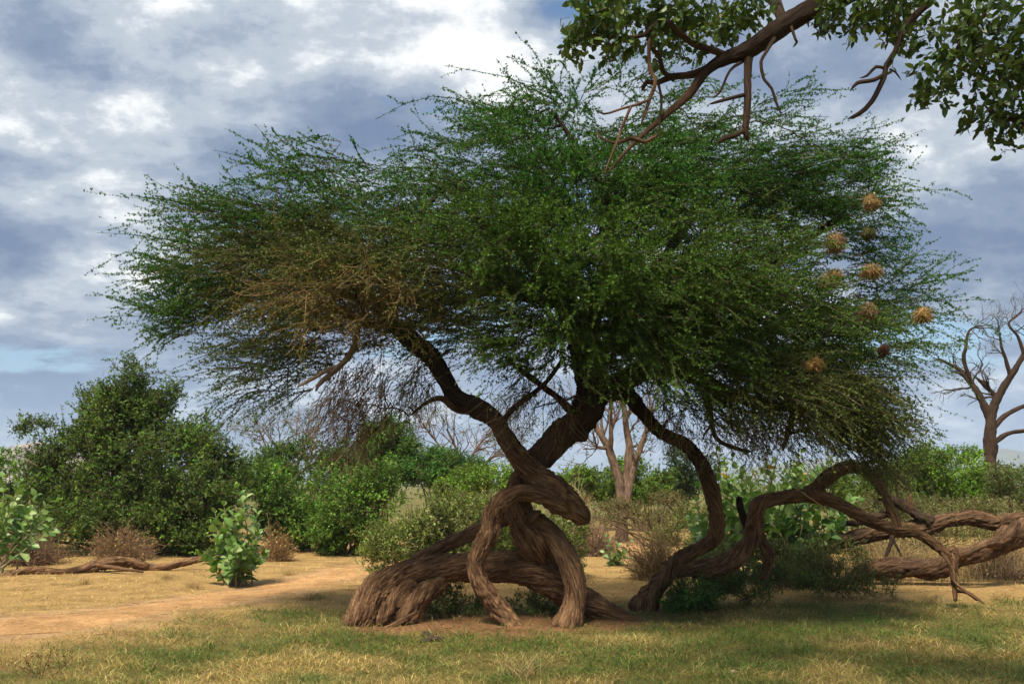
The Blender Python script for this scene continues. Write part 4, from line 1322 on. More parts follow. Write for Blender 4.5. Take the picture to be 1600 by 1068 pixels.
bare_tree('brown_thorn_tree', 'bare reddish brown thorn tree behind the left limb', 720, 36,
          [[(720, 820, 36, 4), (720, 740, 36, 3), (712, 700, 36, 2), (697, 668, 36, 1)], [(720, 740, 36, 2), (745, 700, 36, 1.6), (765, 675, 36, .8)], [(720, 730, 36, 2), (690, 700, 36.2, 1.5), (662, 664, 36.2, .8)], [(722, 740, 36, 1.6), (770, 715, 36, 1.2), (800, 695, 36, .8)]],
          26, 1.0, (0.16, 0.105, 0.075), BARK, 2, (0.24, (0.12, 0.16, 0.05)))

# ------------------------------------------------------------------ fallen wood
FT = thing('fallen_tree', 'big weathered forked trunk lying across the grass at right', 'fallen tree', base_of(1480, 16.0))
wood('trunk', [dict(rows=[(1700, 822, 15.2, 20, .35), (1600, 812, 15.4, 14, .35), (1556, 817, 15.5, 13, .35), (1520, 809, 15.55, 14, .35), (1485, 812, 15.6, 12, .4), (1447, 823, 15.7, 14, .5), (1394, 828, 15.9, 13, .3), (1337, 840, 16.1, 13, .8), (1285, 852, 16.3, 12, .9), (1246, 868, 16.5, 9, .9)], seed=71, sides=56, groove=.2, lobe=.2, step=.03)], FT, label='upper straight length of the fallen trunk')
wood('trunk', [dict(rows=[(1700, 818, 15.1, 22, .35), (1610, 826, 15.3, 21, .35), (1574, 842, 15.3, 21, .35), (1540, 862, 15.3, 14, .35), (1500, 872, 15.35, 15, .35), (1462, 889, 15.4, 18, .5), (1416, 888, 15.5, 17, .6), (1385, 886, 15.6, 17, .3), (1355, 893, 15.7, 14, .6), (1325, 908, 15.8, 10, .8)], seed=73, sides=56, groove=.22, lobe=.24, step=.03, twist=2.5),
               dict(rows=[(1500, 872, 15.2, 7), (1512, 862, 15.1, 5), (1522, 850, 15.05, 2)], seed=75, sides=18)], FT, label='lower sagging fork of the fallen trunk')
wood('branch', [dict(rows=[(1460, 816, 15.6, 11, .9), (1438, 806, 15.65, 9, .9), (1418, 792, 15.7, 8, .9), (1395, 782, 15.8, 7, .9), (1370, 778, 15.9, 4, .9)], seed=77, sides=24, lobe=.3),
                dict(rows=[(1425, 798, 15.66, 6, .5), (1423, 785, 15.65, 5, .3), (1421, 772, 15.65, 1.5)], seed=78, sides=16, lobe=.3)], FT, label='dark broken branch stub on top of the fallen trunk')
wood('branch', [dict(rows=[(1565, 850, 15.1, 9, .5), (1545, 848, 14.95, 8, .4), (1522, 858, 14.9, 6, .4), (1500, 866, 14.9, 4, .3), (1488, 862, 14.9, 1.5, .2)], seed=87, sides=22, lobe=.3), dict(rows=[(1590, 815, 15.2, 8, .6), (1578, 835, 15.1, 9, .5), (1560, 850, 15.1, 7, .5)], seed=88, sides=20, lobe=.3)], FT, label='split forking limb wedged between the two lengths')
wood('branch', [dict(rows=[(1400, 800, 15.95, 6, .8), (1370, 806, 16, 6.5, .8), (1340, 815, 16.1, 6, .8), (1315, 818, 16.2, 3, .8)], seed=79, sides=20, lobe=.2)], FT)
wood('branch', [dict(rows=[(1395, 835, 15.8, 5, 1), (1388, 860, 15.75, 3.5, 1), (1378, 880, 15.7, 2, 1)], seed=80, sides=14, lobe=.2),
                dict(rows=[(1394, 842, 15.8, 3, 1), (1405, 860, 15.7, 2, 1), (1412, 876, 15.7, 1, 1)], seed=81, sides=12)], FT)
LG = thing('fallen_log', 'long thin dark fallen log lying across the dry grass at left', 'fallen log', base_of(160, 17.6))
wood('log', [dict(rows=[(-60, 908, 16.6, 8), (0, 902, 16.9, 8.5), (50, 893, 17.2, 9), (95, 894, 17.3, 6), (125, 891, 17.5, 8), (160, 880, 17.7, 10), (205, 879, 17.9, 8), (235, 887, 18, 6)], seed=83, sides=40, lobe=.35, groove=.25, step=.03)], LG)
wood('log', [dict(rows=[(205, 884, 17.95, 4), (236, 886, 18, 6), (265, 884, 18, 6), (300, 875, 18.1, 6), (335, 868, 18.1, 5), (350, 866, 18.1, 3)], seed=84, sides=30, lobe=.25, groove=.2, step=.03)], LG)
wood('branch', [dict(rows=[(150, 882, 17.6, 4), (190, 888, 17.4, 3.5), (225, 893, 17.3, 2)], seed=85, sides=14), dict(rows=[(10, 898, 16.9, 4), (35, 905, 16.7, 3), (70, 903, 16.7, 1.5)], seed=86, sides=14)], LG)


# ------------------------------------------------------------------ the overhanging tree, its trunk outside the view at right
OT = thing('overhanging_tree', 'leafy brown bough of a near tree reaching in from the top right', 'tree', (6.4, 4.6, 0))
OD = 7.0
MAINB = px_path([(1172, 76, 7.0, 14, .92), (1220, 43, 6.95, 15.5, .92), (1268, 14, 6.9, 17, .92), (1335, -18, 6.8, 20, .92)]) + [[3.6, 6.2, 5.35, .12, .92], [5.2, 5.2, 4.9, .17, .92], [6.2, 4.7, 3.9, .24, .5]]
mbo = MB()
strand(mbo, [[6.4, 4.55, -0.2, .46, .3], [6.42, 4.6, 0.4, .36, .3], [6.35, 4.6, 1.6, .30, .4], [6.3, 4.65, 3.0, .29, .5], [6.25, 4.5, 4.4, .24, .92], [5.9, 4.0, 5.9, .17, .92], [5.4, 3.2, 7.2, .09, .92]], seed=90, sides=48, step=.05)
child('trunk', mbo.build('trunk', True, True), OT, BARK)
mbo = MB()
strand(mbo, px_path([(949, 271, 6.75, 1.6, .2), (982, 233, 6.8, 2.6, .2), (1006, 209, 6.85, 3.6, .3), (1044, 176, 6.9, 5, .4), (1077, 147, 6.95, 6.5, .5), (1106, 109, 7.0, 8, .92), (1134, 91, 7.0, 11, .92)]) + MAINB, seed=91, sides=32, step=.03, lobe=.14, groove=.12, blunt=(.2, 0))
child('bough', mbo.build('bough', True, True), OT, BARK)
SIDE = [[(1136, 88, 7, 6), (1110, 80, 6.95, 5.5), (1087, 70, 6.9, 5), (1062, 52, 6.85, 4.6), (1042, 38, 6.8, 4.4), (1030, 33, 6.8, 4), (1018, 47, 6.8, 4), (1000, 54, 6.75, 3.4), (970, 54, 6.7, 2.6), (944, 55, 6.7, 1.5)],
        [(1112, 103, 7, 7), (1085, 113, 7.05, 6.5), (1054, 123, 7.1, 6), (1030, 127, 7.1, 4.6), (1012, 130, 7.1, 4), (1000, 140, 7.1, 2.5)],
        [(1225, 40, 6.95, 9), (1216, 15, 7.1, 8.5), (1205, -8, 7.2, 9), (1190, -40, 7.3, 8)],
        [(1052, 124, 7.05, 4), (1036, 110, 6.9, 4), (1026, 88, 6.85, 3.4), (1016, 72, 6.8, 3.2), (1013, 48, 6.8, 2.5)],
        [(1014, 60, 6.8, 3.2), (1016, 100, 6.75, 3), (1020, 128, 6.7, 3), (1014, 156, 6.7, 2.8), (1008, 180, 6.7, 2.4), (1004, 200, 6.7, 1.5)],
        [(1014, 156, 6.7, 2.8), (990, 165, 6.65, 2.5), (970, 170, 6.65, 2), (945, 178, 6.6, 1.6), (925, 175, 6.6, 1)],
        [(986, 166, 6.65, 2.6), (972, 200, 6.65, 2.2), (958, 230, 6.6, 2), (950, 255, 6.6, 1.6), (944, 280, 6.6, 1)],
        [(1028, 128, 6.9, 2.6), (1033, 155, 6.85, 2.2), (1032, 190, 6.8, 2), (1030, 215, 6.8, 1.4)],
        [(1026, 212, 6.85, 3), (1005, 222, 6.8, 3), (985, 217, 6.75, 3), (960, 220, 6.7, 2.4), (940, 214, 6.7, 2), (928, 205, 6.7, 1)],
        [(1170, 82, 7, 7.5), (1168, 120, 6.98, 6.5), (1166, 150, 6.96, 6), (1163, 185, 6.95, 6), (1164, 208, 6.95, 5.5), (1166, 224, 6.95, 4)],
        [(1163, 203, 6.95, 4), (1150, 212, 6.9, 4), (1135, 218, 6.9, 4.4), (1120, 222, 6.9, 2.4)],
        [(1164, 148, 6.96, 3), (1145, 155, 6.9, 2.8), (1125, 160, 6.85, 2.4), (1106, 167, 6.85, 1.3)],
        [(1162, 95, 7, 3), (1140, 112, 6.95, 2.4), (1122, 138, 6.9, 2), (1108, 158, 6.9, 1.2)],
        [(1210, 60, 6.9, 3.5), (1200, 82, 6.85, 3), (1190, 100, 6.8, 2.8), (1186, 118, 6.8, 2.6), (1198, 125, 6.8, 2.4), (1208, 142, 6.8, 2.2), (1216, 162, 6.8, 2), (1220, 178, 6.8, 1.2)],
        [(1236, 40, 6.9, 2.5), (1238, 56, 6.85, 2), (1243, 64, 6.85, 2), (1239, 75, 6.85, 1.2)],
        [(1470, -25, 6.4, 6), (1455, 0, 6.4, 6), (1430, 25, 6.4, 5.5), (1410, 47, 6.4, 5.2), (1396, 80, 6.4, 5), (1388, 100, 6.4, 4.6), (1377, 122, 6.4, 4.2), (1358, 157, 6.4, 4), (1340, 180, 6.4, 3.4), (1322, 191, 6.4, 1.6)],
        [(1380, 117, 6.4, 3.4), (1360, 122, 6.35, 3.4), (1340, 132, 6.3, 3), (1325, 142, 6.3, 1.5)],
        [(1384, 108, 6.4, 2.5), (1370, 105, 6.4, 2.5), (1355, 115, 6.4, 2), (1342, 122, 6.4, 1)],
        [(1390, 108, 6.4, 2), (1400, 115, 6.4, 1.6), (1408, 128, 6.4, 1)],
        [(1570, -30, 6.2, 4), (1552, 5, 6.2, 3.8), (1528, 35, 6.2, 3.4), (1505, 62, 6.2, 3), (1488, 88, 6.2, 2.4), (1472, 113, 6.2, 1.3)],
        [(1700, 130, 6, 8), (1640, 105, 6, 6.5), (1600, 94, 6.05, 5.4), (1560, 82, 6.1, 4.4), (1515, 69, 6.1, 2.4)],
        [(1700, 215, 6, 6), (1640, 200, 6, 5), (1600, 190, 6.05, 4.4), (1560, 182, 6.1, 3.4), (1530, 165, 6.1, 2)]]
for i, rows in enumerate(SIDE):
    mbo = MB()
    rows = [(r[0] + rng.normal() * 2.6 * (0 < k), r[1] + rng.normal() * 2.6 * (0 < k), *r[2:]) for k, r in enumerate(rows)]
    strand(mbo, px_path([(*r , .85 if i not in (4, 5, 6, 8) else .35) for r in rows]), seed=92 + i * 1.3, sides=10, step=.04, lobe=.22, groove=.1, blunt=(0, .2))
    child('branch', mbo.build('branch', True, True), OT, BARK)
# boughs outside the view that carry the right-hand leaves and the crown above the camera
for i, rows in enumerate([[[6.3, 4.6, 3.6, .16, .92], [5.0, 5.4, 4.7, .09, .92], [3.2, 6.2, 5.35, .05, .92], [2.7, 6.4, 4.9, .025, .92]],
                          [[6.3, 4.65, 3.0, .12, .92], [5.0, 5.5, 4.1, .07, .92], [3.9, 5.9, 4.25, .04, .92], [3.45, 6.0, 4.15, .03, .92]],
                          [[6.3, 4.6, 2.8, .10, .92], [5.0, 5.4, 3.6, .06, .92], [3.9, 5.9, 3.75, .03, .92], [3.45, 6.0, 3.74, .02, .92]],
                          [[6.0, 4.2, 5.6, .15, .92], [4.2, 3.6, 6.4, .10, .92], [1.8, 3.4, 6.9, .07, .92], [-0.8, 3.2, 7.0, .04, .92], [-2.4, 2.6, 6.8, .02, .92]],
                          [[5.9, 4.0, 5.9, .13, .92], [4.6, 2.2, 6.6, .09, .92], [2.2, 1.0, 7.0, .06, .92], [0.0, 0.4, 6.9, .03, .92]],
                          [[2.9, 3.5, 6.7, .07, .92], [2.2, 5.0, 6.8, .05, .92], [1.4, 6.4, 6.7, .03, .92]]]):
    mbo = MB()
    strand(mbo, rows, seed=130 + i, sides=16, step=.06, blunt=(0, .2))
    child('bough', mbo.build('bough', True, True), OT, BARK)


def near_leaves():
    # clusters in view: (px, py, d, rx px, ry px, rz m, shoots)
    cl = [(930, 30, 6.8, 52, 32, .35, 62), (985, 12, 6.9, 60, 30, .4, 66), (905, 62, 6.75, 30, 26, .25, 28), (965, 70, 6.8, 34, 20, .25, 24), (1050, 30, 6.95, 52, 34, .4, 56), (1110, 35, 7.05, 55, 30, .4, 48), (1170, 18, 7.1, 45, 24, .4, 36),
          (1030, 75, 6.9, 40, 26, .3, 16), (1090, 70, 7.0, 40, 16, .3, 14), (1305, 22, 6.8, 36, 22, .3, 30), (1365, 18, 6.6, 45, 28, .35, 44), (1415, 22, 6.5, 36, 34, .3, 36), (1425, 70, 6.4, 26, 22, .25, 12),
          (1480, 100, 6.2, 44, 52, .35, 42), (1540, 130, 6.1, 58, 60, .4, 58), (1590, 90, 6.05, 50, 70, .4, 42), (1510, 40, 6.2, 56, 44, .35, 42), (1580, 25, 6.1, 60, 40, .4, 38), (1575, 190, 6.1, 44, 26, .3, 26), (1450, 135, 6.2, 22, 28, .2, 14), (1600, 205, 6.05, 36, 20, .3, 12),
          (1650, 110, 6.0, 60, 90, .5, 70)]
    tb = MB()
    pos, dr, nr, sc = [], [], [], []
    for c in cl:
        n = c[6]
        p = P(c[0], c[1], c[2]) + rand_dir(n) * (rng.random((n, 1)) ** .45) * np.array([c[3] / F * c[2], c[5], c[4] / F * c[2]])
        add_shoots(tb, p, pos, dr, nr, sc, 6, 0.056)
    # crown above the camera, out of view: it shades the foreground
    q = []
    for (x, y, z, rx, ry, rz, n) in [(-2.2, 2.6, 7.0, 1.5, 1.6, .6, 80), (0, 3.4, 7.2, 1.8, 1.8, .7, 110), (2.2, 4.2, 7.2, 1.9, 1.8, .7, 80), (1.6, 6.3, 7.0, 1.5, 1.2, .45, 40), (4.5, 3.2, 7.0, 1.8, 2, .8, 80), (0.5, 0.6, 7.1, 1.8, 1.4, .7, 120), (3.4, 1.0, 7.2, 1.8, 1.5, .7, 130)]:
        q.append(np.array([x, y, z]) + rand_dir(n) * (rng.random((n, 1)) ** .4) * np.array([rx, ry, rz]))
    add_shoots(tb, np.vstack(q), pos, dr, nr, sc, 7, 0.13)
    child('twigs', tb.build('twigs'), OT, TWIG, 'stuff')
    meshes = [leaf_mesh('oval_leaf', 1.0, 0.60, c, .2, .15, 3) for c in ((0.065, 0.115, 0.024), (0.048, 0.09, 0.02), (0.11, 0.16, 0.035), (0.055, 0.10, 0.024))]
    place_leaves(OT, *map(np.array, (pos, dr, nr, sc)), meshes, LEAFY)


def add_shoots(tb, p, pos, dr, nr, sc, per, L):
    n = len(p)
    d = unit(rand_dir(n) + np.array([0, 0, -0.35]))
    ln = L * 2.6 * rng.uniform(.6, 1.3, n)
    u = np.linspace(-.5, .5, 4)
    path = p[:, None] + d[:, None] * u[None, :, None] * ln[:, None, None] + rng.normal(size=(n, 4, 3)) * 0.012
    tubes(tb, path, np.ones((n, 4)) * np.array([.003, .0026, .002, .0015]), 3, np.array([0.10, 0.065, 0.04]))
    for i in range(n):
        for j in range(per):
            t = (j + .5) / per
            b = path[i, 0] * (1 - t) + path[i, 3] * t
            o = rng.normal(size=3)
            dd = unit(o / np.linalg.norm(o) * 0.9 + d[i] * 0.6 + np.array([0, 0, -.15]))
            pos.append(b)
            dr.append(dd)
            nr.append(unit(rng.normal(size=3) * .6 + np.array([0, 0, 1.0])))
            sc.append(L * rng.uniform(.7, 1.25))


near_leaves()


# ------------------------------------------------------------------ weaver nests in the acacia
def nest(px, py, d, w, h, col, label, double=False):
    c = P(px, py, d)
    root = thing('weaver_nest', label, 'nest', c - np.array([0, 0, h / F * d / 2]), 'weaver nests in the acacia')
    W, H = w / F * d / 2, h / F * d / 2
    sk = MB()
    a, b = c + np.array([0, 0, H * .5]), P(px - 26, py - 30, d + .75)
    m = (a + b) / 2 + np.array([0.02, 0, .07])
    u = np.linspace(0, 1, 8)[:, None]
    tubes(sk, ((1 - u) ** 2 * a + 2 * u * (1 - u) * m + u * u * b)[None], np.full((1, 8), .006), 5, np.array([0.06, 0.042, 0.028]))
    child('twig', sk.build('twig', True), root, TWIG)
    mb = MB()
    cs = [(c, 1.0)] if not double else [(c + np.array([-W * .35, 0, -H * .25]), .78), (c + np.array([W * .35, 0.02, H * .3]), .72)]
    core = MB()
    for cc, s in cs:
        th, ph = np.meshgrid(np.linspace(0, 2 * np.pi, 17)[:-1], np.linspace(0.02, np.pi - .02, 10))
        v = np.stack([np.sin(ph) * np.cos(th), np.sin(ph) * np.sin(th), np.cos(ph)], -1)
        r = 0.8 * (1 + 0.5 * perlin(v * 1.8 + px))
        r = r * (1 - 0.45 * np.exp(-((ph - 2.6) ** 2) * 8) * (np.cos(th + 1.6) > 0))     # entrance hollow below
        V = cc + v * r[..., None] * np.array([W, W * .9, H]) * s
        i = np.arange(9)[:, None] * 16 + np.arange(16)[None]
        j = np.arange(9)[:, None] * 16 + (np.arange(16)[None] + 1) % 16
        core.add(V.reshape(-1, 3), quads=np.stack([i, i + 16, j + 16, j], -1).reshape(-1, 4), col=np.asarray(col) * 0.6)
        n = 900
        dd = rand_dir(n)
        base = cc + dd * np.array([W, W * .9, H]) * s * rng.uniform(.62, 1.0, (n, 1)) * (1 + 0.5 * perlin(dd * 1.8 + px))[:, None]
        tang = unit(np.cross(dd, rng.normal(size=(n, 3))) + dd * 0.5 + np.array([0, 0, -.3]) + rng.normal(size=(n, 3)) * .3)
        ll = rng.uniform(.5, 1.5, n) * W * 0.95
        blades(mb, base - tang * ll[:, None] * .4, tang, dd, ll, np.full(n, 0.0045), vary(np.asarray(col) * .62, n, .1, .5))
    child('shell', core.build('shell', True), root, DRYLEAF)
    child('straw', mb.build('straw'), root, DRYLEAF, 'stuff')


ST = (0.43, 0.29, 0.125)
for a in [(1361, 317, 10.45, 24, 25, ST, 'small round straw nest, highest of all in the right crown'),
          (1304, 380, 10.45, 33, 34, (0.33, 0.215, 0.105), 'big ragged brown nest upper left in the nest group'),
          (1357, 365, 10.45, 22, 16, (0.15, 0.15, 0.05), 'small greenish nest just below the highest nest'),
          (1361, 425, 10.45, 32, 22, ST, 'wide flat-bottomed straw nest in the middle of the nest group'),
          (1299, 438, 10.45, 35, 33, (0.37, 0.25, 0.11), 'double lobed straw nest on the left of the nest group', True),
          (1356, 488, 10.45, 28, 28, (0.38, 0.25, 0.14), 'pale pinkish straw nest low in the right crown'),
          (1441, 493, 10.45, 28, 25, (0.46, 0.31, 0.12), 'golden nest farthest right near the shoot tips'),
          (1380, 547, 10.45, 18, 17, (0.13, 0.065, 0.04), 'tiny dark brown nest hanging lowest right'),
          (1273, 569, 10.0, 24, 20, (0.44, 0.29, 0.10), 'lowest golden nest in the dark lower crown')]:
    nest(*a)


# ------------------------------------------------------------------ grass and ground clutter
def grass(name, label_kind, n, xr, yr, fn, hmin, hmax, w, ypow=1.6):
    """fn(x, y) -> keep probability, colours"""
    u = rng.random(n)
    y = (yr[0] ** (1 - ypow) + u * (yr[1] ** (1 - ypow) - yr[0] ** (1 - ypow))) ** (1 / (1 - ypow))
    x = rng.uniform(-1, 1, n) * (y * 0.56 + 0.8)
    keep, col, hs = fn(x, y)
    m = rng.random(n) < keep
    x, y, col, hs = x[m], y[m], col[m], hs[m]
    n = len(x)
    base = np.stack([x, y, gz(x, y) - 0.006], -1)
    h = rng.uniform(hmin, hmax, n) * hs
    lean = rng.normal(size=(n, 2)) * 0.8
    d = unit(np.concatenate([lean, np.ones((n, 1))], 1))
    side = unit(np.concatenate([rng.normal(size=(n, 2)), np.zeros((n, 1))], 1))
    ww = (w * rng.uniform(.6, 1.4, n) * (y / 10) ** 0.6)[:, None]
    mid = base + d * (h * .55)[:, None]
    tip = base + (d + np.concatenate([lean * .7, -0.15 * np.ones((n, 1))], 1)) * h[:, None]
    V = np.stack([base - side * ww / 2, mid + side * ww * .5, tip, mid - side * ww * .3], 1).reshape(-1, 3)
    i = np.arange(n)[:, None] * 4
    mb = MB()
    mb.add(V, tris=np.concatenate([i + [[0, 1, 3]], i + [[3, 1, 2]]]), col=np.repeat(col, 4, axis=0))
    o = obj(name, mb.build(name), None, GRASS)
    o['kind'] = 'stuff'
    tag(o, label_kind, 'grass')
    return o


def f_green(x, y):
    g, s, t = masks(x, y)
    cl = n2(x, y, 3.2, 12)
    keep = np.clip(g * (1 - 0.80 * s) * (0.72 + 0.5 * cl), 0, 1) * (1 - t)
    dry = sstep(-0.15, 0.55, n2(x, y, 1.1, 21) + 0.5 * n2(x, y, 5, 22) + 0.25 * rng.normal(size=x.shape) + 0.35 * sstep(10.2, 8.2, y))
    c = vary((0.078, 0.130, 0.024), len(x), .12, .4) * (1 - dry[:, None]) + vary((0.42, 0.32, 0.12), len(x), .08, .35) * dry[:, None]
    return keep, c, 1 + 0.5 * cl


def f_dry(x, y):
    g, s, t = masks(x, y)
    cl = n2(x, y, 2.3, 14)
    keep = np.clip((1 - g) * (1 - s) * (0.55 + 0.9 * cl), 0.02, 1) * (1 - 0.9 * t) * (1 - .9 * s) * (1 - .8 * g)
    gr = sstep(0.25, 0.7, n2(x, y, 0.8, 30) + 0.3 * rng.normal(size=x.shape))[:, None]
    c = vary((0.52, 0.37, 0.145), len(x), .08, .25) * (1 - gr) + vary((0.24, 0.235, 0.075), len(x), .1, .25) * gr
    return keep, c, 0.75 + 0.9 * np.clip(cl, -.3, 1)


grass('green_grass', 'short green and straw-tipped turf in the shaded foreground', 210000, (-6, 6), (7.2, 14.8), f_green, 0.04, 0.12, 0.0068, 1.8)
grass('dry_grass', 'sparse yellow dry grass on the sunlit ground behind the turf', 120000, (-16, 16), (7.2, 30), f_dry, 0.04, 0.12, 0.0065, 1.5)


def tuft(name, label, px, d, n, h, spread, col, w=0.004, cat='grass', lean=.35):
    b = base_of(px, d)
    mb = MB()
    base = b + np.concatenate([rng.normal(size=(n, 2)) * spread, -0.01 * np.ones((n, 1))], 1)
    dd = np.concatenate([rng.normal(size=(n, 2)) * lean, np.ones((n, 1))], 1)
    hh = h * rng.uniform(.4, 1.1, n)
    u = np.linspace(0, 1, 5)
    path = base[:, None] + (dd[:, None] * u[None, :, None] + np.concatenate([dd[:, :2] * .8, -.2 * np.ones((n, 1))], 1)[:, None] * (u ** 2.2)[None, :, None]) * hh[:, None, None]
    tubes(mb, path - b, w * .5 * (1 - .8 * u)[None] * np.ones((n, 1)), 3, vary(col, n, .08, .25))
    o = obj(name, mb.build(name), None, DRYLEAF)
    o.location = b
    tag(o, label, cat)


tuft('dry_grass_tuft', 'tall straw-coloured grass tuft at the bottom middle of the view', 818, 8.3, 90, .26, .07, (0.46, 0.35, 0.16))
tuft('dry_grass_tuft', 'lone tuft of greenish grass on the edge of the track left of the trunk', 492, 13.7, 120, .16, .10, (0.27, 0.23, 0.09), .005)
for k, (px, d, lab) in enumerate([(258, 16.6, 'straw tuft in front of the thin end of the fallen log'), (300, 15.4, 'greyish tuft left of the broad-leaved shrub foot'), (130, 15.8, 'straw tuft below the middle of the fallen log'), (450, 17.5, 'dry tuft between the track and the yellowing bush'),
                                  (1230, 12.9, 'yellow tuft below the loose dark weeds'), (1450, 13.2, 'pale dry tuft below the splintered hanging wood'), (1560, 13.6, 'straw tuft below the right end of the fallen trunk')]):
    tuft('dry_grass_tuft', lab, px, d, 120, .17, .05, (0.45, 0.33, 0.14), .005)


def tall_dry():
    """waist-high dead stalks round the fallen trunk"""
    n = 4200
    y = rng.uniform(15.4, 20.5, n)
    px = rng.uniform(1230, 1680, n)
    x = (px - 800) / F * y
    keep = n2(x, y, 1.3, 40) > -0.12
    x, y = x[keep], y[keep]
    n = len(x)
    base = np.stack([x, y, gz(x, y) - .01], -1)
    dd = np.concatenate([rng.normal(size=(n, 2)) * .22, np.ones((n, 1))], 1)
    hh = rng.uniform(.2, .62, n)
    u = np.linspace(0, 1, 4)
    path = base[:, None] + dd[:, None] * u[None, :, None] * hh[:, None, None] + rng.normal(size=(n, 4, 3)) * .012
    mb = MB()
    tubes(mb, path, .003 * (1 - .6 * u)[None] * np.ones((n, 1)), 3, vary((0.38, 0.28, 0.13), n, .1, .3))
    o = obj('dead_stalks', mb.build('dead_stalks'), None, DRYLEAF)
    o['kind'] = 'stuff'
    tag(o, 'thin upright dead stalks round the fallen trunk', 'stalks')


tall_dry()


def lump(v0, r, seed, squash=.7, rough=.35, nu=10, nv=7):
    th, ph = np.meshgrid(np.linspace(0, 2 * np.pi, nu + 1)[:-1], np.linspace(0.03, np.pi - .03, nv))
    v = np.stack([np.sin(ph) * np.cos(th), np.sin(ph) * np.sin(th), np.cos(ph)], -1)
    rr = r * (1 + rough * perlin(v * 1.6 + seed) + rough * .5 * perlin(v * 4 + seed))
    V = v0 + v * rr[..., None] * np.array([1, .9, squash])
    i = np.arange(nv - 1)[:, None] * nu + np.arange(nu)[None]
    j = np.arange(nv - 1)[:, None] * nu + (np.arange(nu)[None] + 1) % nu
    return V.reshape(-1, 3), np.stack([i, i + nu, j + nu, j], -1).reshape(-1, 4)


DUNG = mat_plain('dry_dung', (0.025, 0.016, 0.010), (0.085, 0.05, 0.03), 60)
STONE = mat_plain('pale_stone', (0.35, 0.29, 0.24), (0.55, 0.49, 0.43), 30)
dp = thing('dung_pile', 'small heap of dark dung clods on the bare soil before the trunk', 'dung', base_of(675, 10.2))
for (px, py, r) in [(666, 992, .045), (674, 998, .038), (681, 1000, .04), (668, 1001, .035), (690, 998, .03), (661, 1002, .028)]:
    d = CZ * F / (py - HY + 3)
    mb = MB()
    v, q = lump(base_of(px, d) + np.array([0, 0, r * .55]), r, px * .37, .75, .45, 12, 8)
    mb.add(v, quads=q)
    child('clod', mb.build('clod', True), dp, DUNG)
for (px, py, r, lab) in [(648, 971, .035, 'flat pale stone under the weeds beside the arching log'), (1146, 1052, .03, 'small pale stone in the foreground turf')]:
    d = CZ * F / (py - HY)
    b = base_of(px, d)
    mb = MB()
    v, q = lump(np.array([0, 0, r * .25]), r, px * .11, .4, .3)
    mb.add(v, quads=q)
    o = obj('stone', mb.build('stone', True), None, STONE)
    o.location = b
    tag(o, lab, 'stone')


def litter():
    """fallen twigs, crisp leaves and crumbs of soil"""
    mb = MB()
    n = 1500
    y = rng.uniform(8, 17, n)
    x = rng.uniform(-1, 1, n) * y * .54
    g, s, t = masks(x, y)
    k = rng.random(n) < .25 + .7 * s
    x, y = x[k], y[k]
    n = len(x)
    b = np.stack([x, y, gz(x, y) + .006], -1)
    a = rng.uniform(0, 6.28, n)
    d = np.stack([np.cos(a), np.sin(a), rng.normal(size=n) * .08], -1)
    ln = rng.uniform(.03, .2, n)
    u = np.linspace(0, 1, 4)
    tubes(mb, b[:, None] + d[:, None] * u[None, :, None] * ln[:, None, None] + rng.normal(size=(n, 4, 3)) * .006, np.ones((n, 4)) * .0028, 3, vary((0.13, 0.085, 0.05), n, .1, .4))
    for i in range(420):
        yy = rng.uniform(9.3, 13.2)
        xx = rng.normal() * 1.7 + .2
        if masks(np.array([xx]), np.array([yy]))[1][0] < .35:
            continue
        r = rng.uniform(.005, .02)
        v, q = lump(np.array([xx, yy, float(gz(xx, yy)) + r * .3]), r, i * .7, .7, .4, 6, 4)
        mb.add(v, quads=q, col=np.array([0.22, 0.11, 0.06]) * rng.uniform(.6, 1.3))
    o = obj('ground_litter', mb.build('ground_litter'), None, TWIG)
    o['kind'] = 'stuff'
    tag(o, 'fallen twigs and crumbs of soil scattered round the trunk', 'litter')


litter()


def dry_herb():
    b = base_of(62, 8.25)
    root = thing('dry_herb', 'dark brown withered herb in the bottom left corner', 'plant', b)
    tb, lb = MB(), MB()
    tips = np.array([b + np.array([-.12, 0, .16]), b + np.array([.10, .02, .25]), b + np.array([.02, -.02, .20]), b + np.array([.26, .03, .17]), b + np.array([-.2, .03, .10])])
    pth = stems_to(tb, b, tips, .004, .0015, (0.10, 0.05, 0.03), 8, .01, .03)
    si = np.repeat(np.arange(len(tips)), 9)
    k = rng.integers(3, 8, len(si))
    e, ed = twiggy(tb, pth[si, k], unit(rand_dir(len(si)) + np.array([0, 0, .5])), rng.uniform(.02, .06, len(si)), np.full(len(si), .0016), np.array([0.11, 0.055, 0.03]), 0)
    e = np.repeat(e, 5, axis=0)
    n = len(e)
    blades(lb, e, rand_dir(n), rand_dir(n), rng.uniform(.01, .022, n), rng.uniform(.006, .012, n), vary((0.14, 0.065, 0.035), n, .1, .3))
    child('stems', tb.build('stems'), root, TWIG)
    child('seed_heads', lb.build('seed_heads'), root, DRYLEAF, 'stuff')


dry_herb()


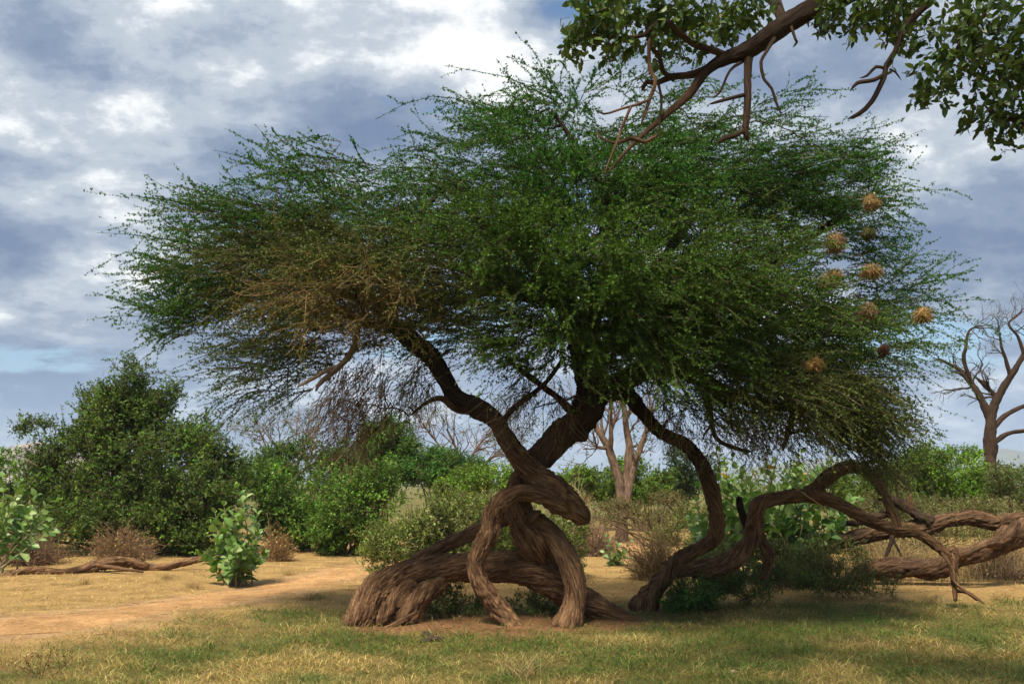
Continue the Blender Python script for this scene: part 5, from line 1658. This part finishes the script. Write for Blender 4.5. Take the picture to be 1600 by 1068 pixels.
# ------------------------------------------------------------------ the far bush country
def bushland():
    mb = MB()
    blobs = []
    for k in range(120):
        d = rng.uniform(45, 110)
        px = rng.uniform(-500, 2100)
        top = 733 + 14 * perlin(np.array([px * .012, d * .03, 0.5])) + rng.normal() * 4
        bot = HY + CZ * F / d
        cy = (top + bot) / 2
        blobs.append((px, cy, d, rng.uniform(30, 80) * 60 / d, (bot - top) / 2, rng.uniform(1.5, 3)))
    p, o = blob_points(blobs, 9000, (.7, 1.05), .35)
    sc = p[:, 1] / 60
    cl = vary((0.085, 0.125, 0.022), len(p), .18, .3)
    for _ in range(5):
        d = unit(rand_dir(len(p)) + o * .5)
        L = 0.24 * sc * rng.uniform(.6, 1.3, len(p))
        blades(mb, p + rand_dir(len(p)) * (0.25 * sc)[:, None], d, o + rand_dir(len(p)) * .7 + np.array([0, 0, .6]), L, L * .45, cl * np.exp(rng.normal(size=(len(p), 1)) * .2), .15)
    ob = obj('distant_bushland', mb.build('distant_bushland'), None, LEAF)
    ob['kind'] = 'stuff'
    tag(ob, 'hazy green belt of far bushes along the horizon', 'bushes')


bushland()


def dead_tuft():
    """drooping mat of dead twigs caught on the hoop of dead wood"""
    tb = MB()
    n = 80
    st = np.array([P(1340 + 60 * t, 722 + 22 * t + rng.normal() * 5, 12.95 + rng.normal() * .08) for t in rng.random(n)])
    twiggy(tb, st, unit(rng.normal(size=(n, 3)) * .5 + np.array([.5, 0, -.35])), rng.uniform(.12, .3, n), np.full(n, .005), np.array([0.10, 0.07, 0.045]), 2, .2)
    child('twigs', tb.build('twigs'), TREE, TWIG, 'stuff')


dead_tuft()


# ------------------------------------------------------------------ air
def haze():
    mb = MB()
    x0, x1, y0, y1, z0, z1 = -9400, 9400, -9400, 9400, -6, 130
    V = [(x, y, z) for x in (x0, x1) for y in (y0, y1) for z in (z0, z1)]
    mb.add(V, quads=[(0, 1, 3, 2), (4, 6, 7, 5), (0, 4, 5, 1), (2, 3, 7, 6), (0, 2, 6, 4), (1, 5, 7, 3)])
    m, n, l, out = mat_new('haze_air')
    v = N(n, 'ShaderNodeVolumePrincipled')
    v.inputs['Color'].default_value = (0.66, 0.81, 1.0, 1)
    v.inputs['Density'].default_value = 0.00030
    l.new(v.outputs[0], out.inputs['Volume'])
    o = obj('haze', mb.build('haze'), None, m)
    o['kind'] = 'stuff'
    tag(o, 'thin pale blue haze over the plain', 'haze')


haze()
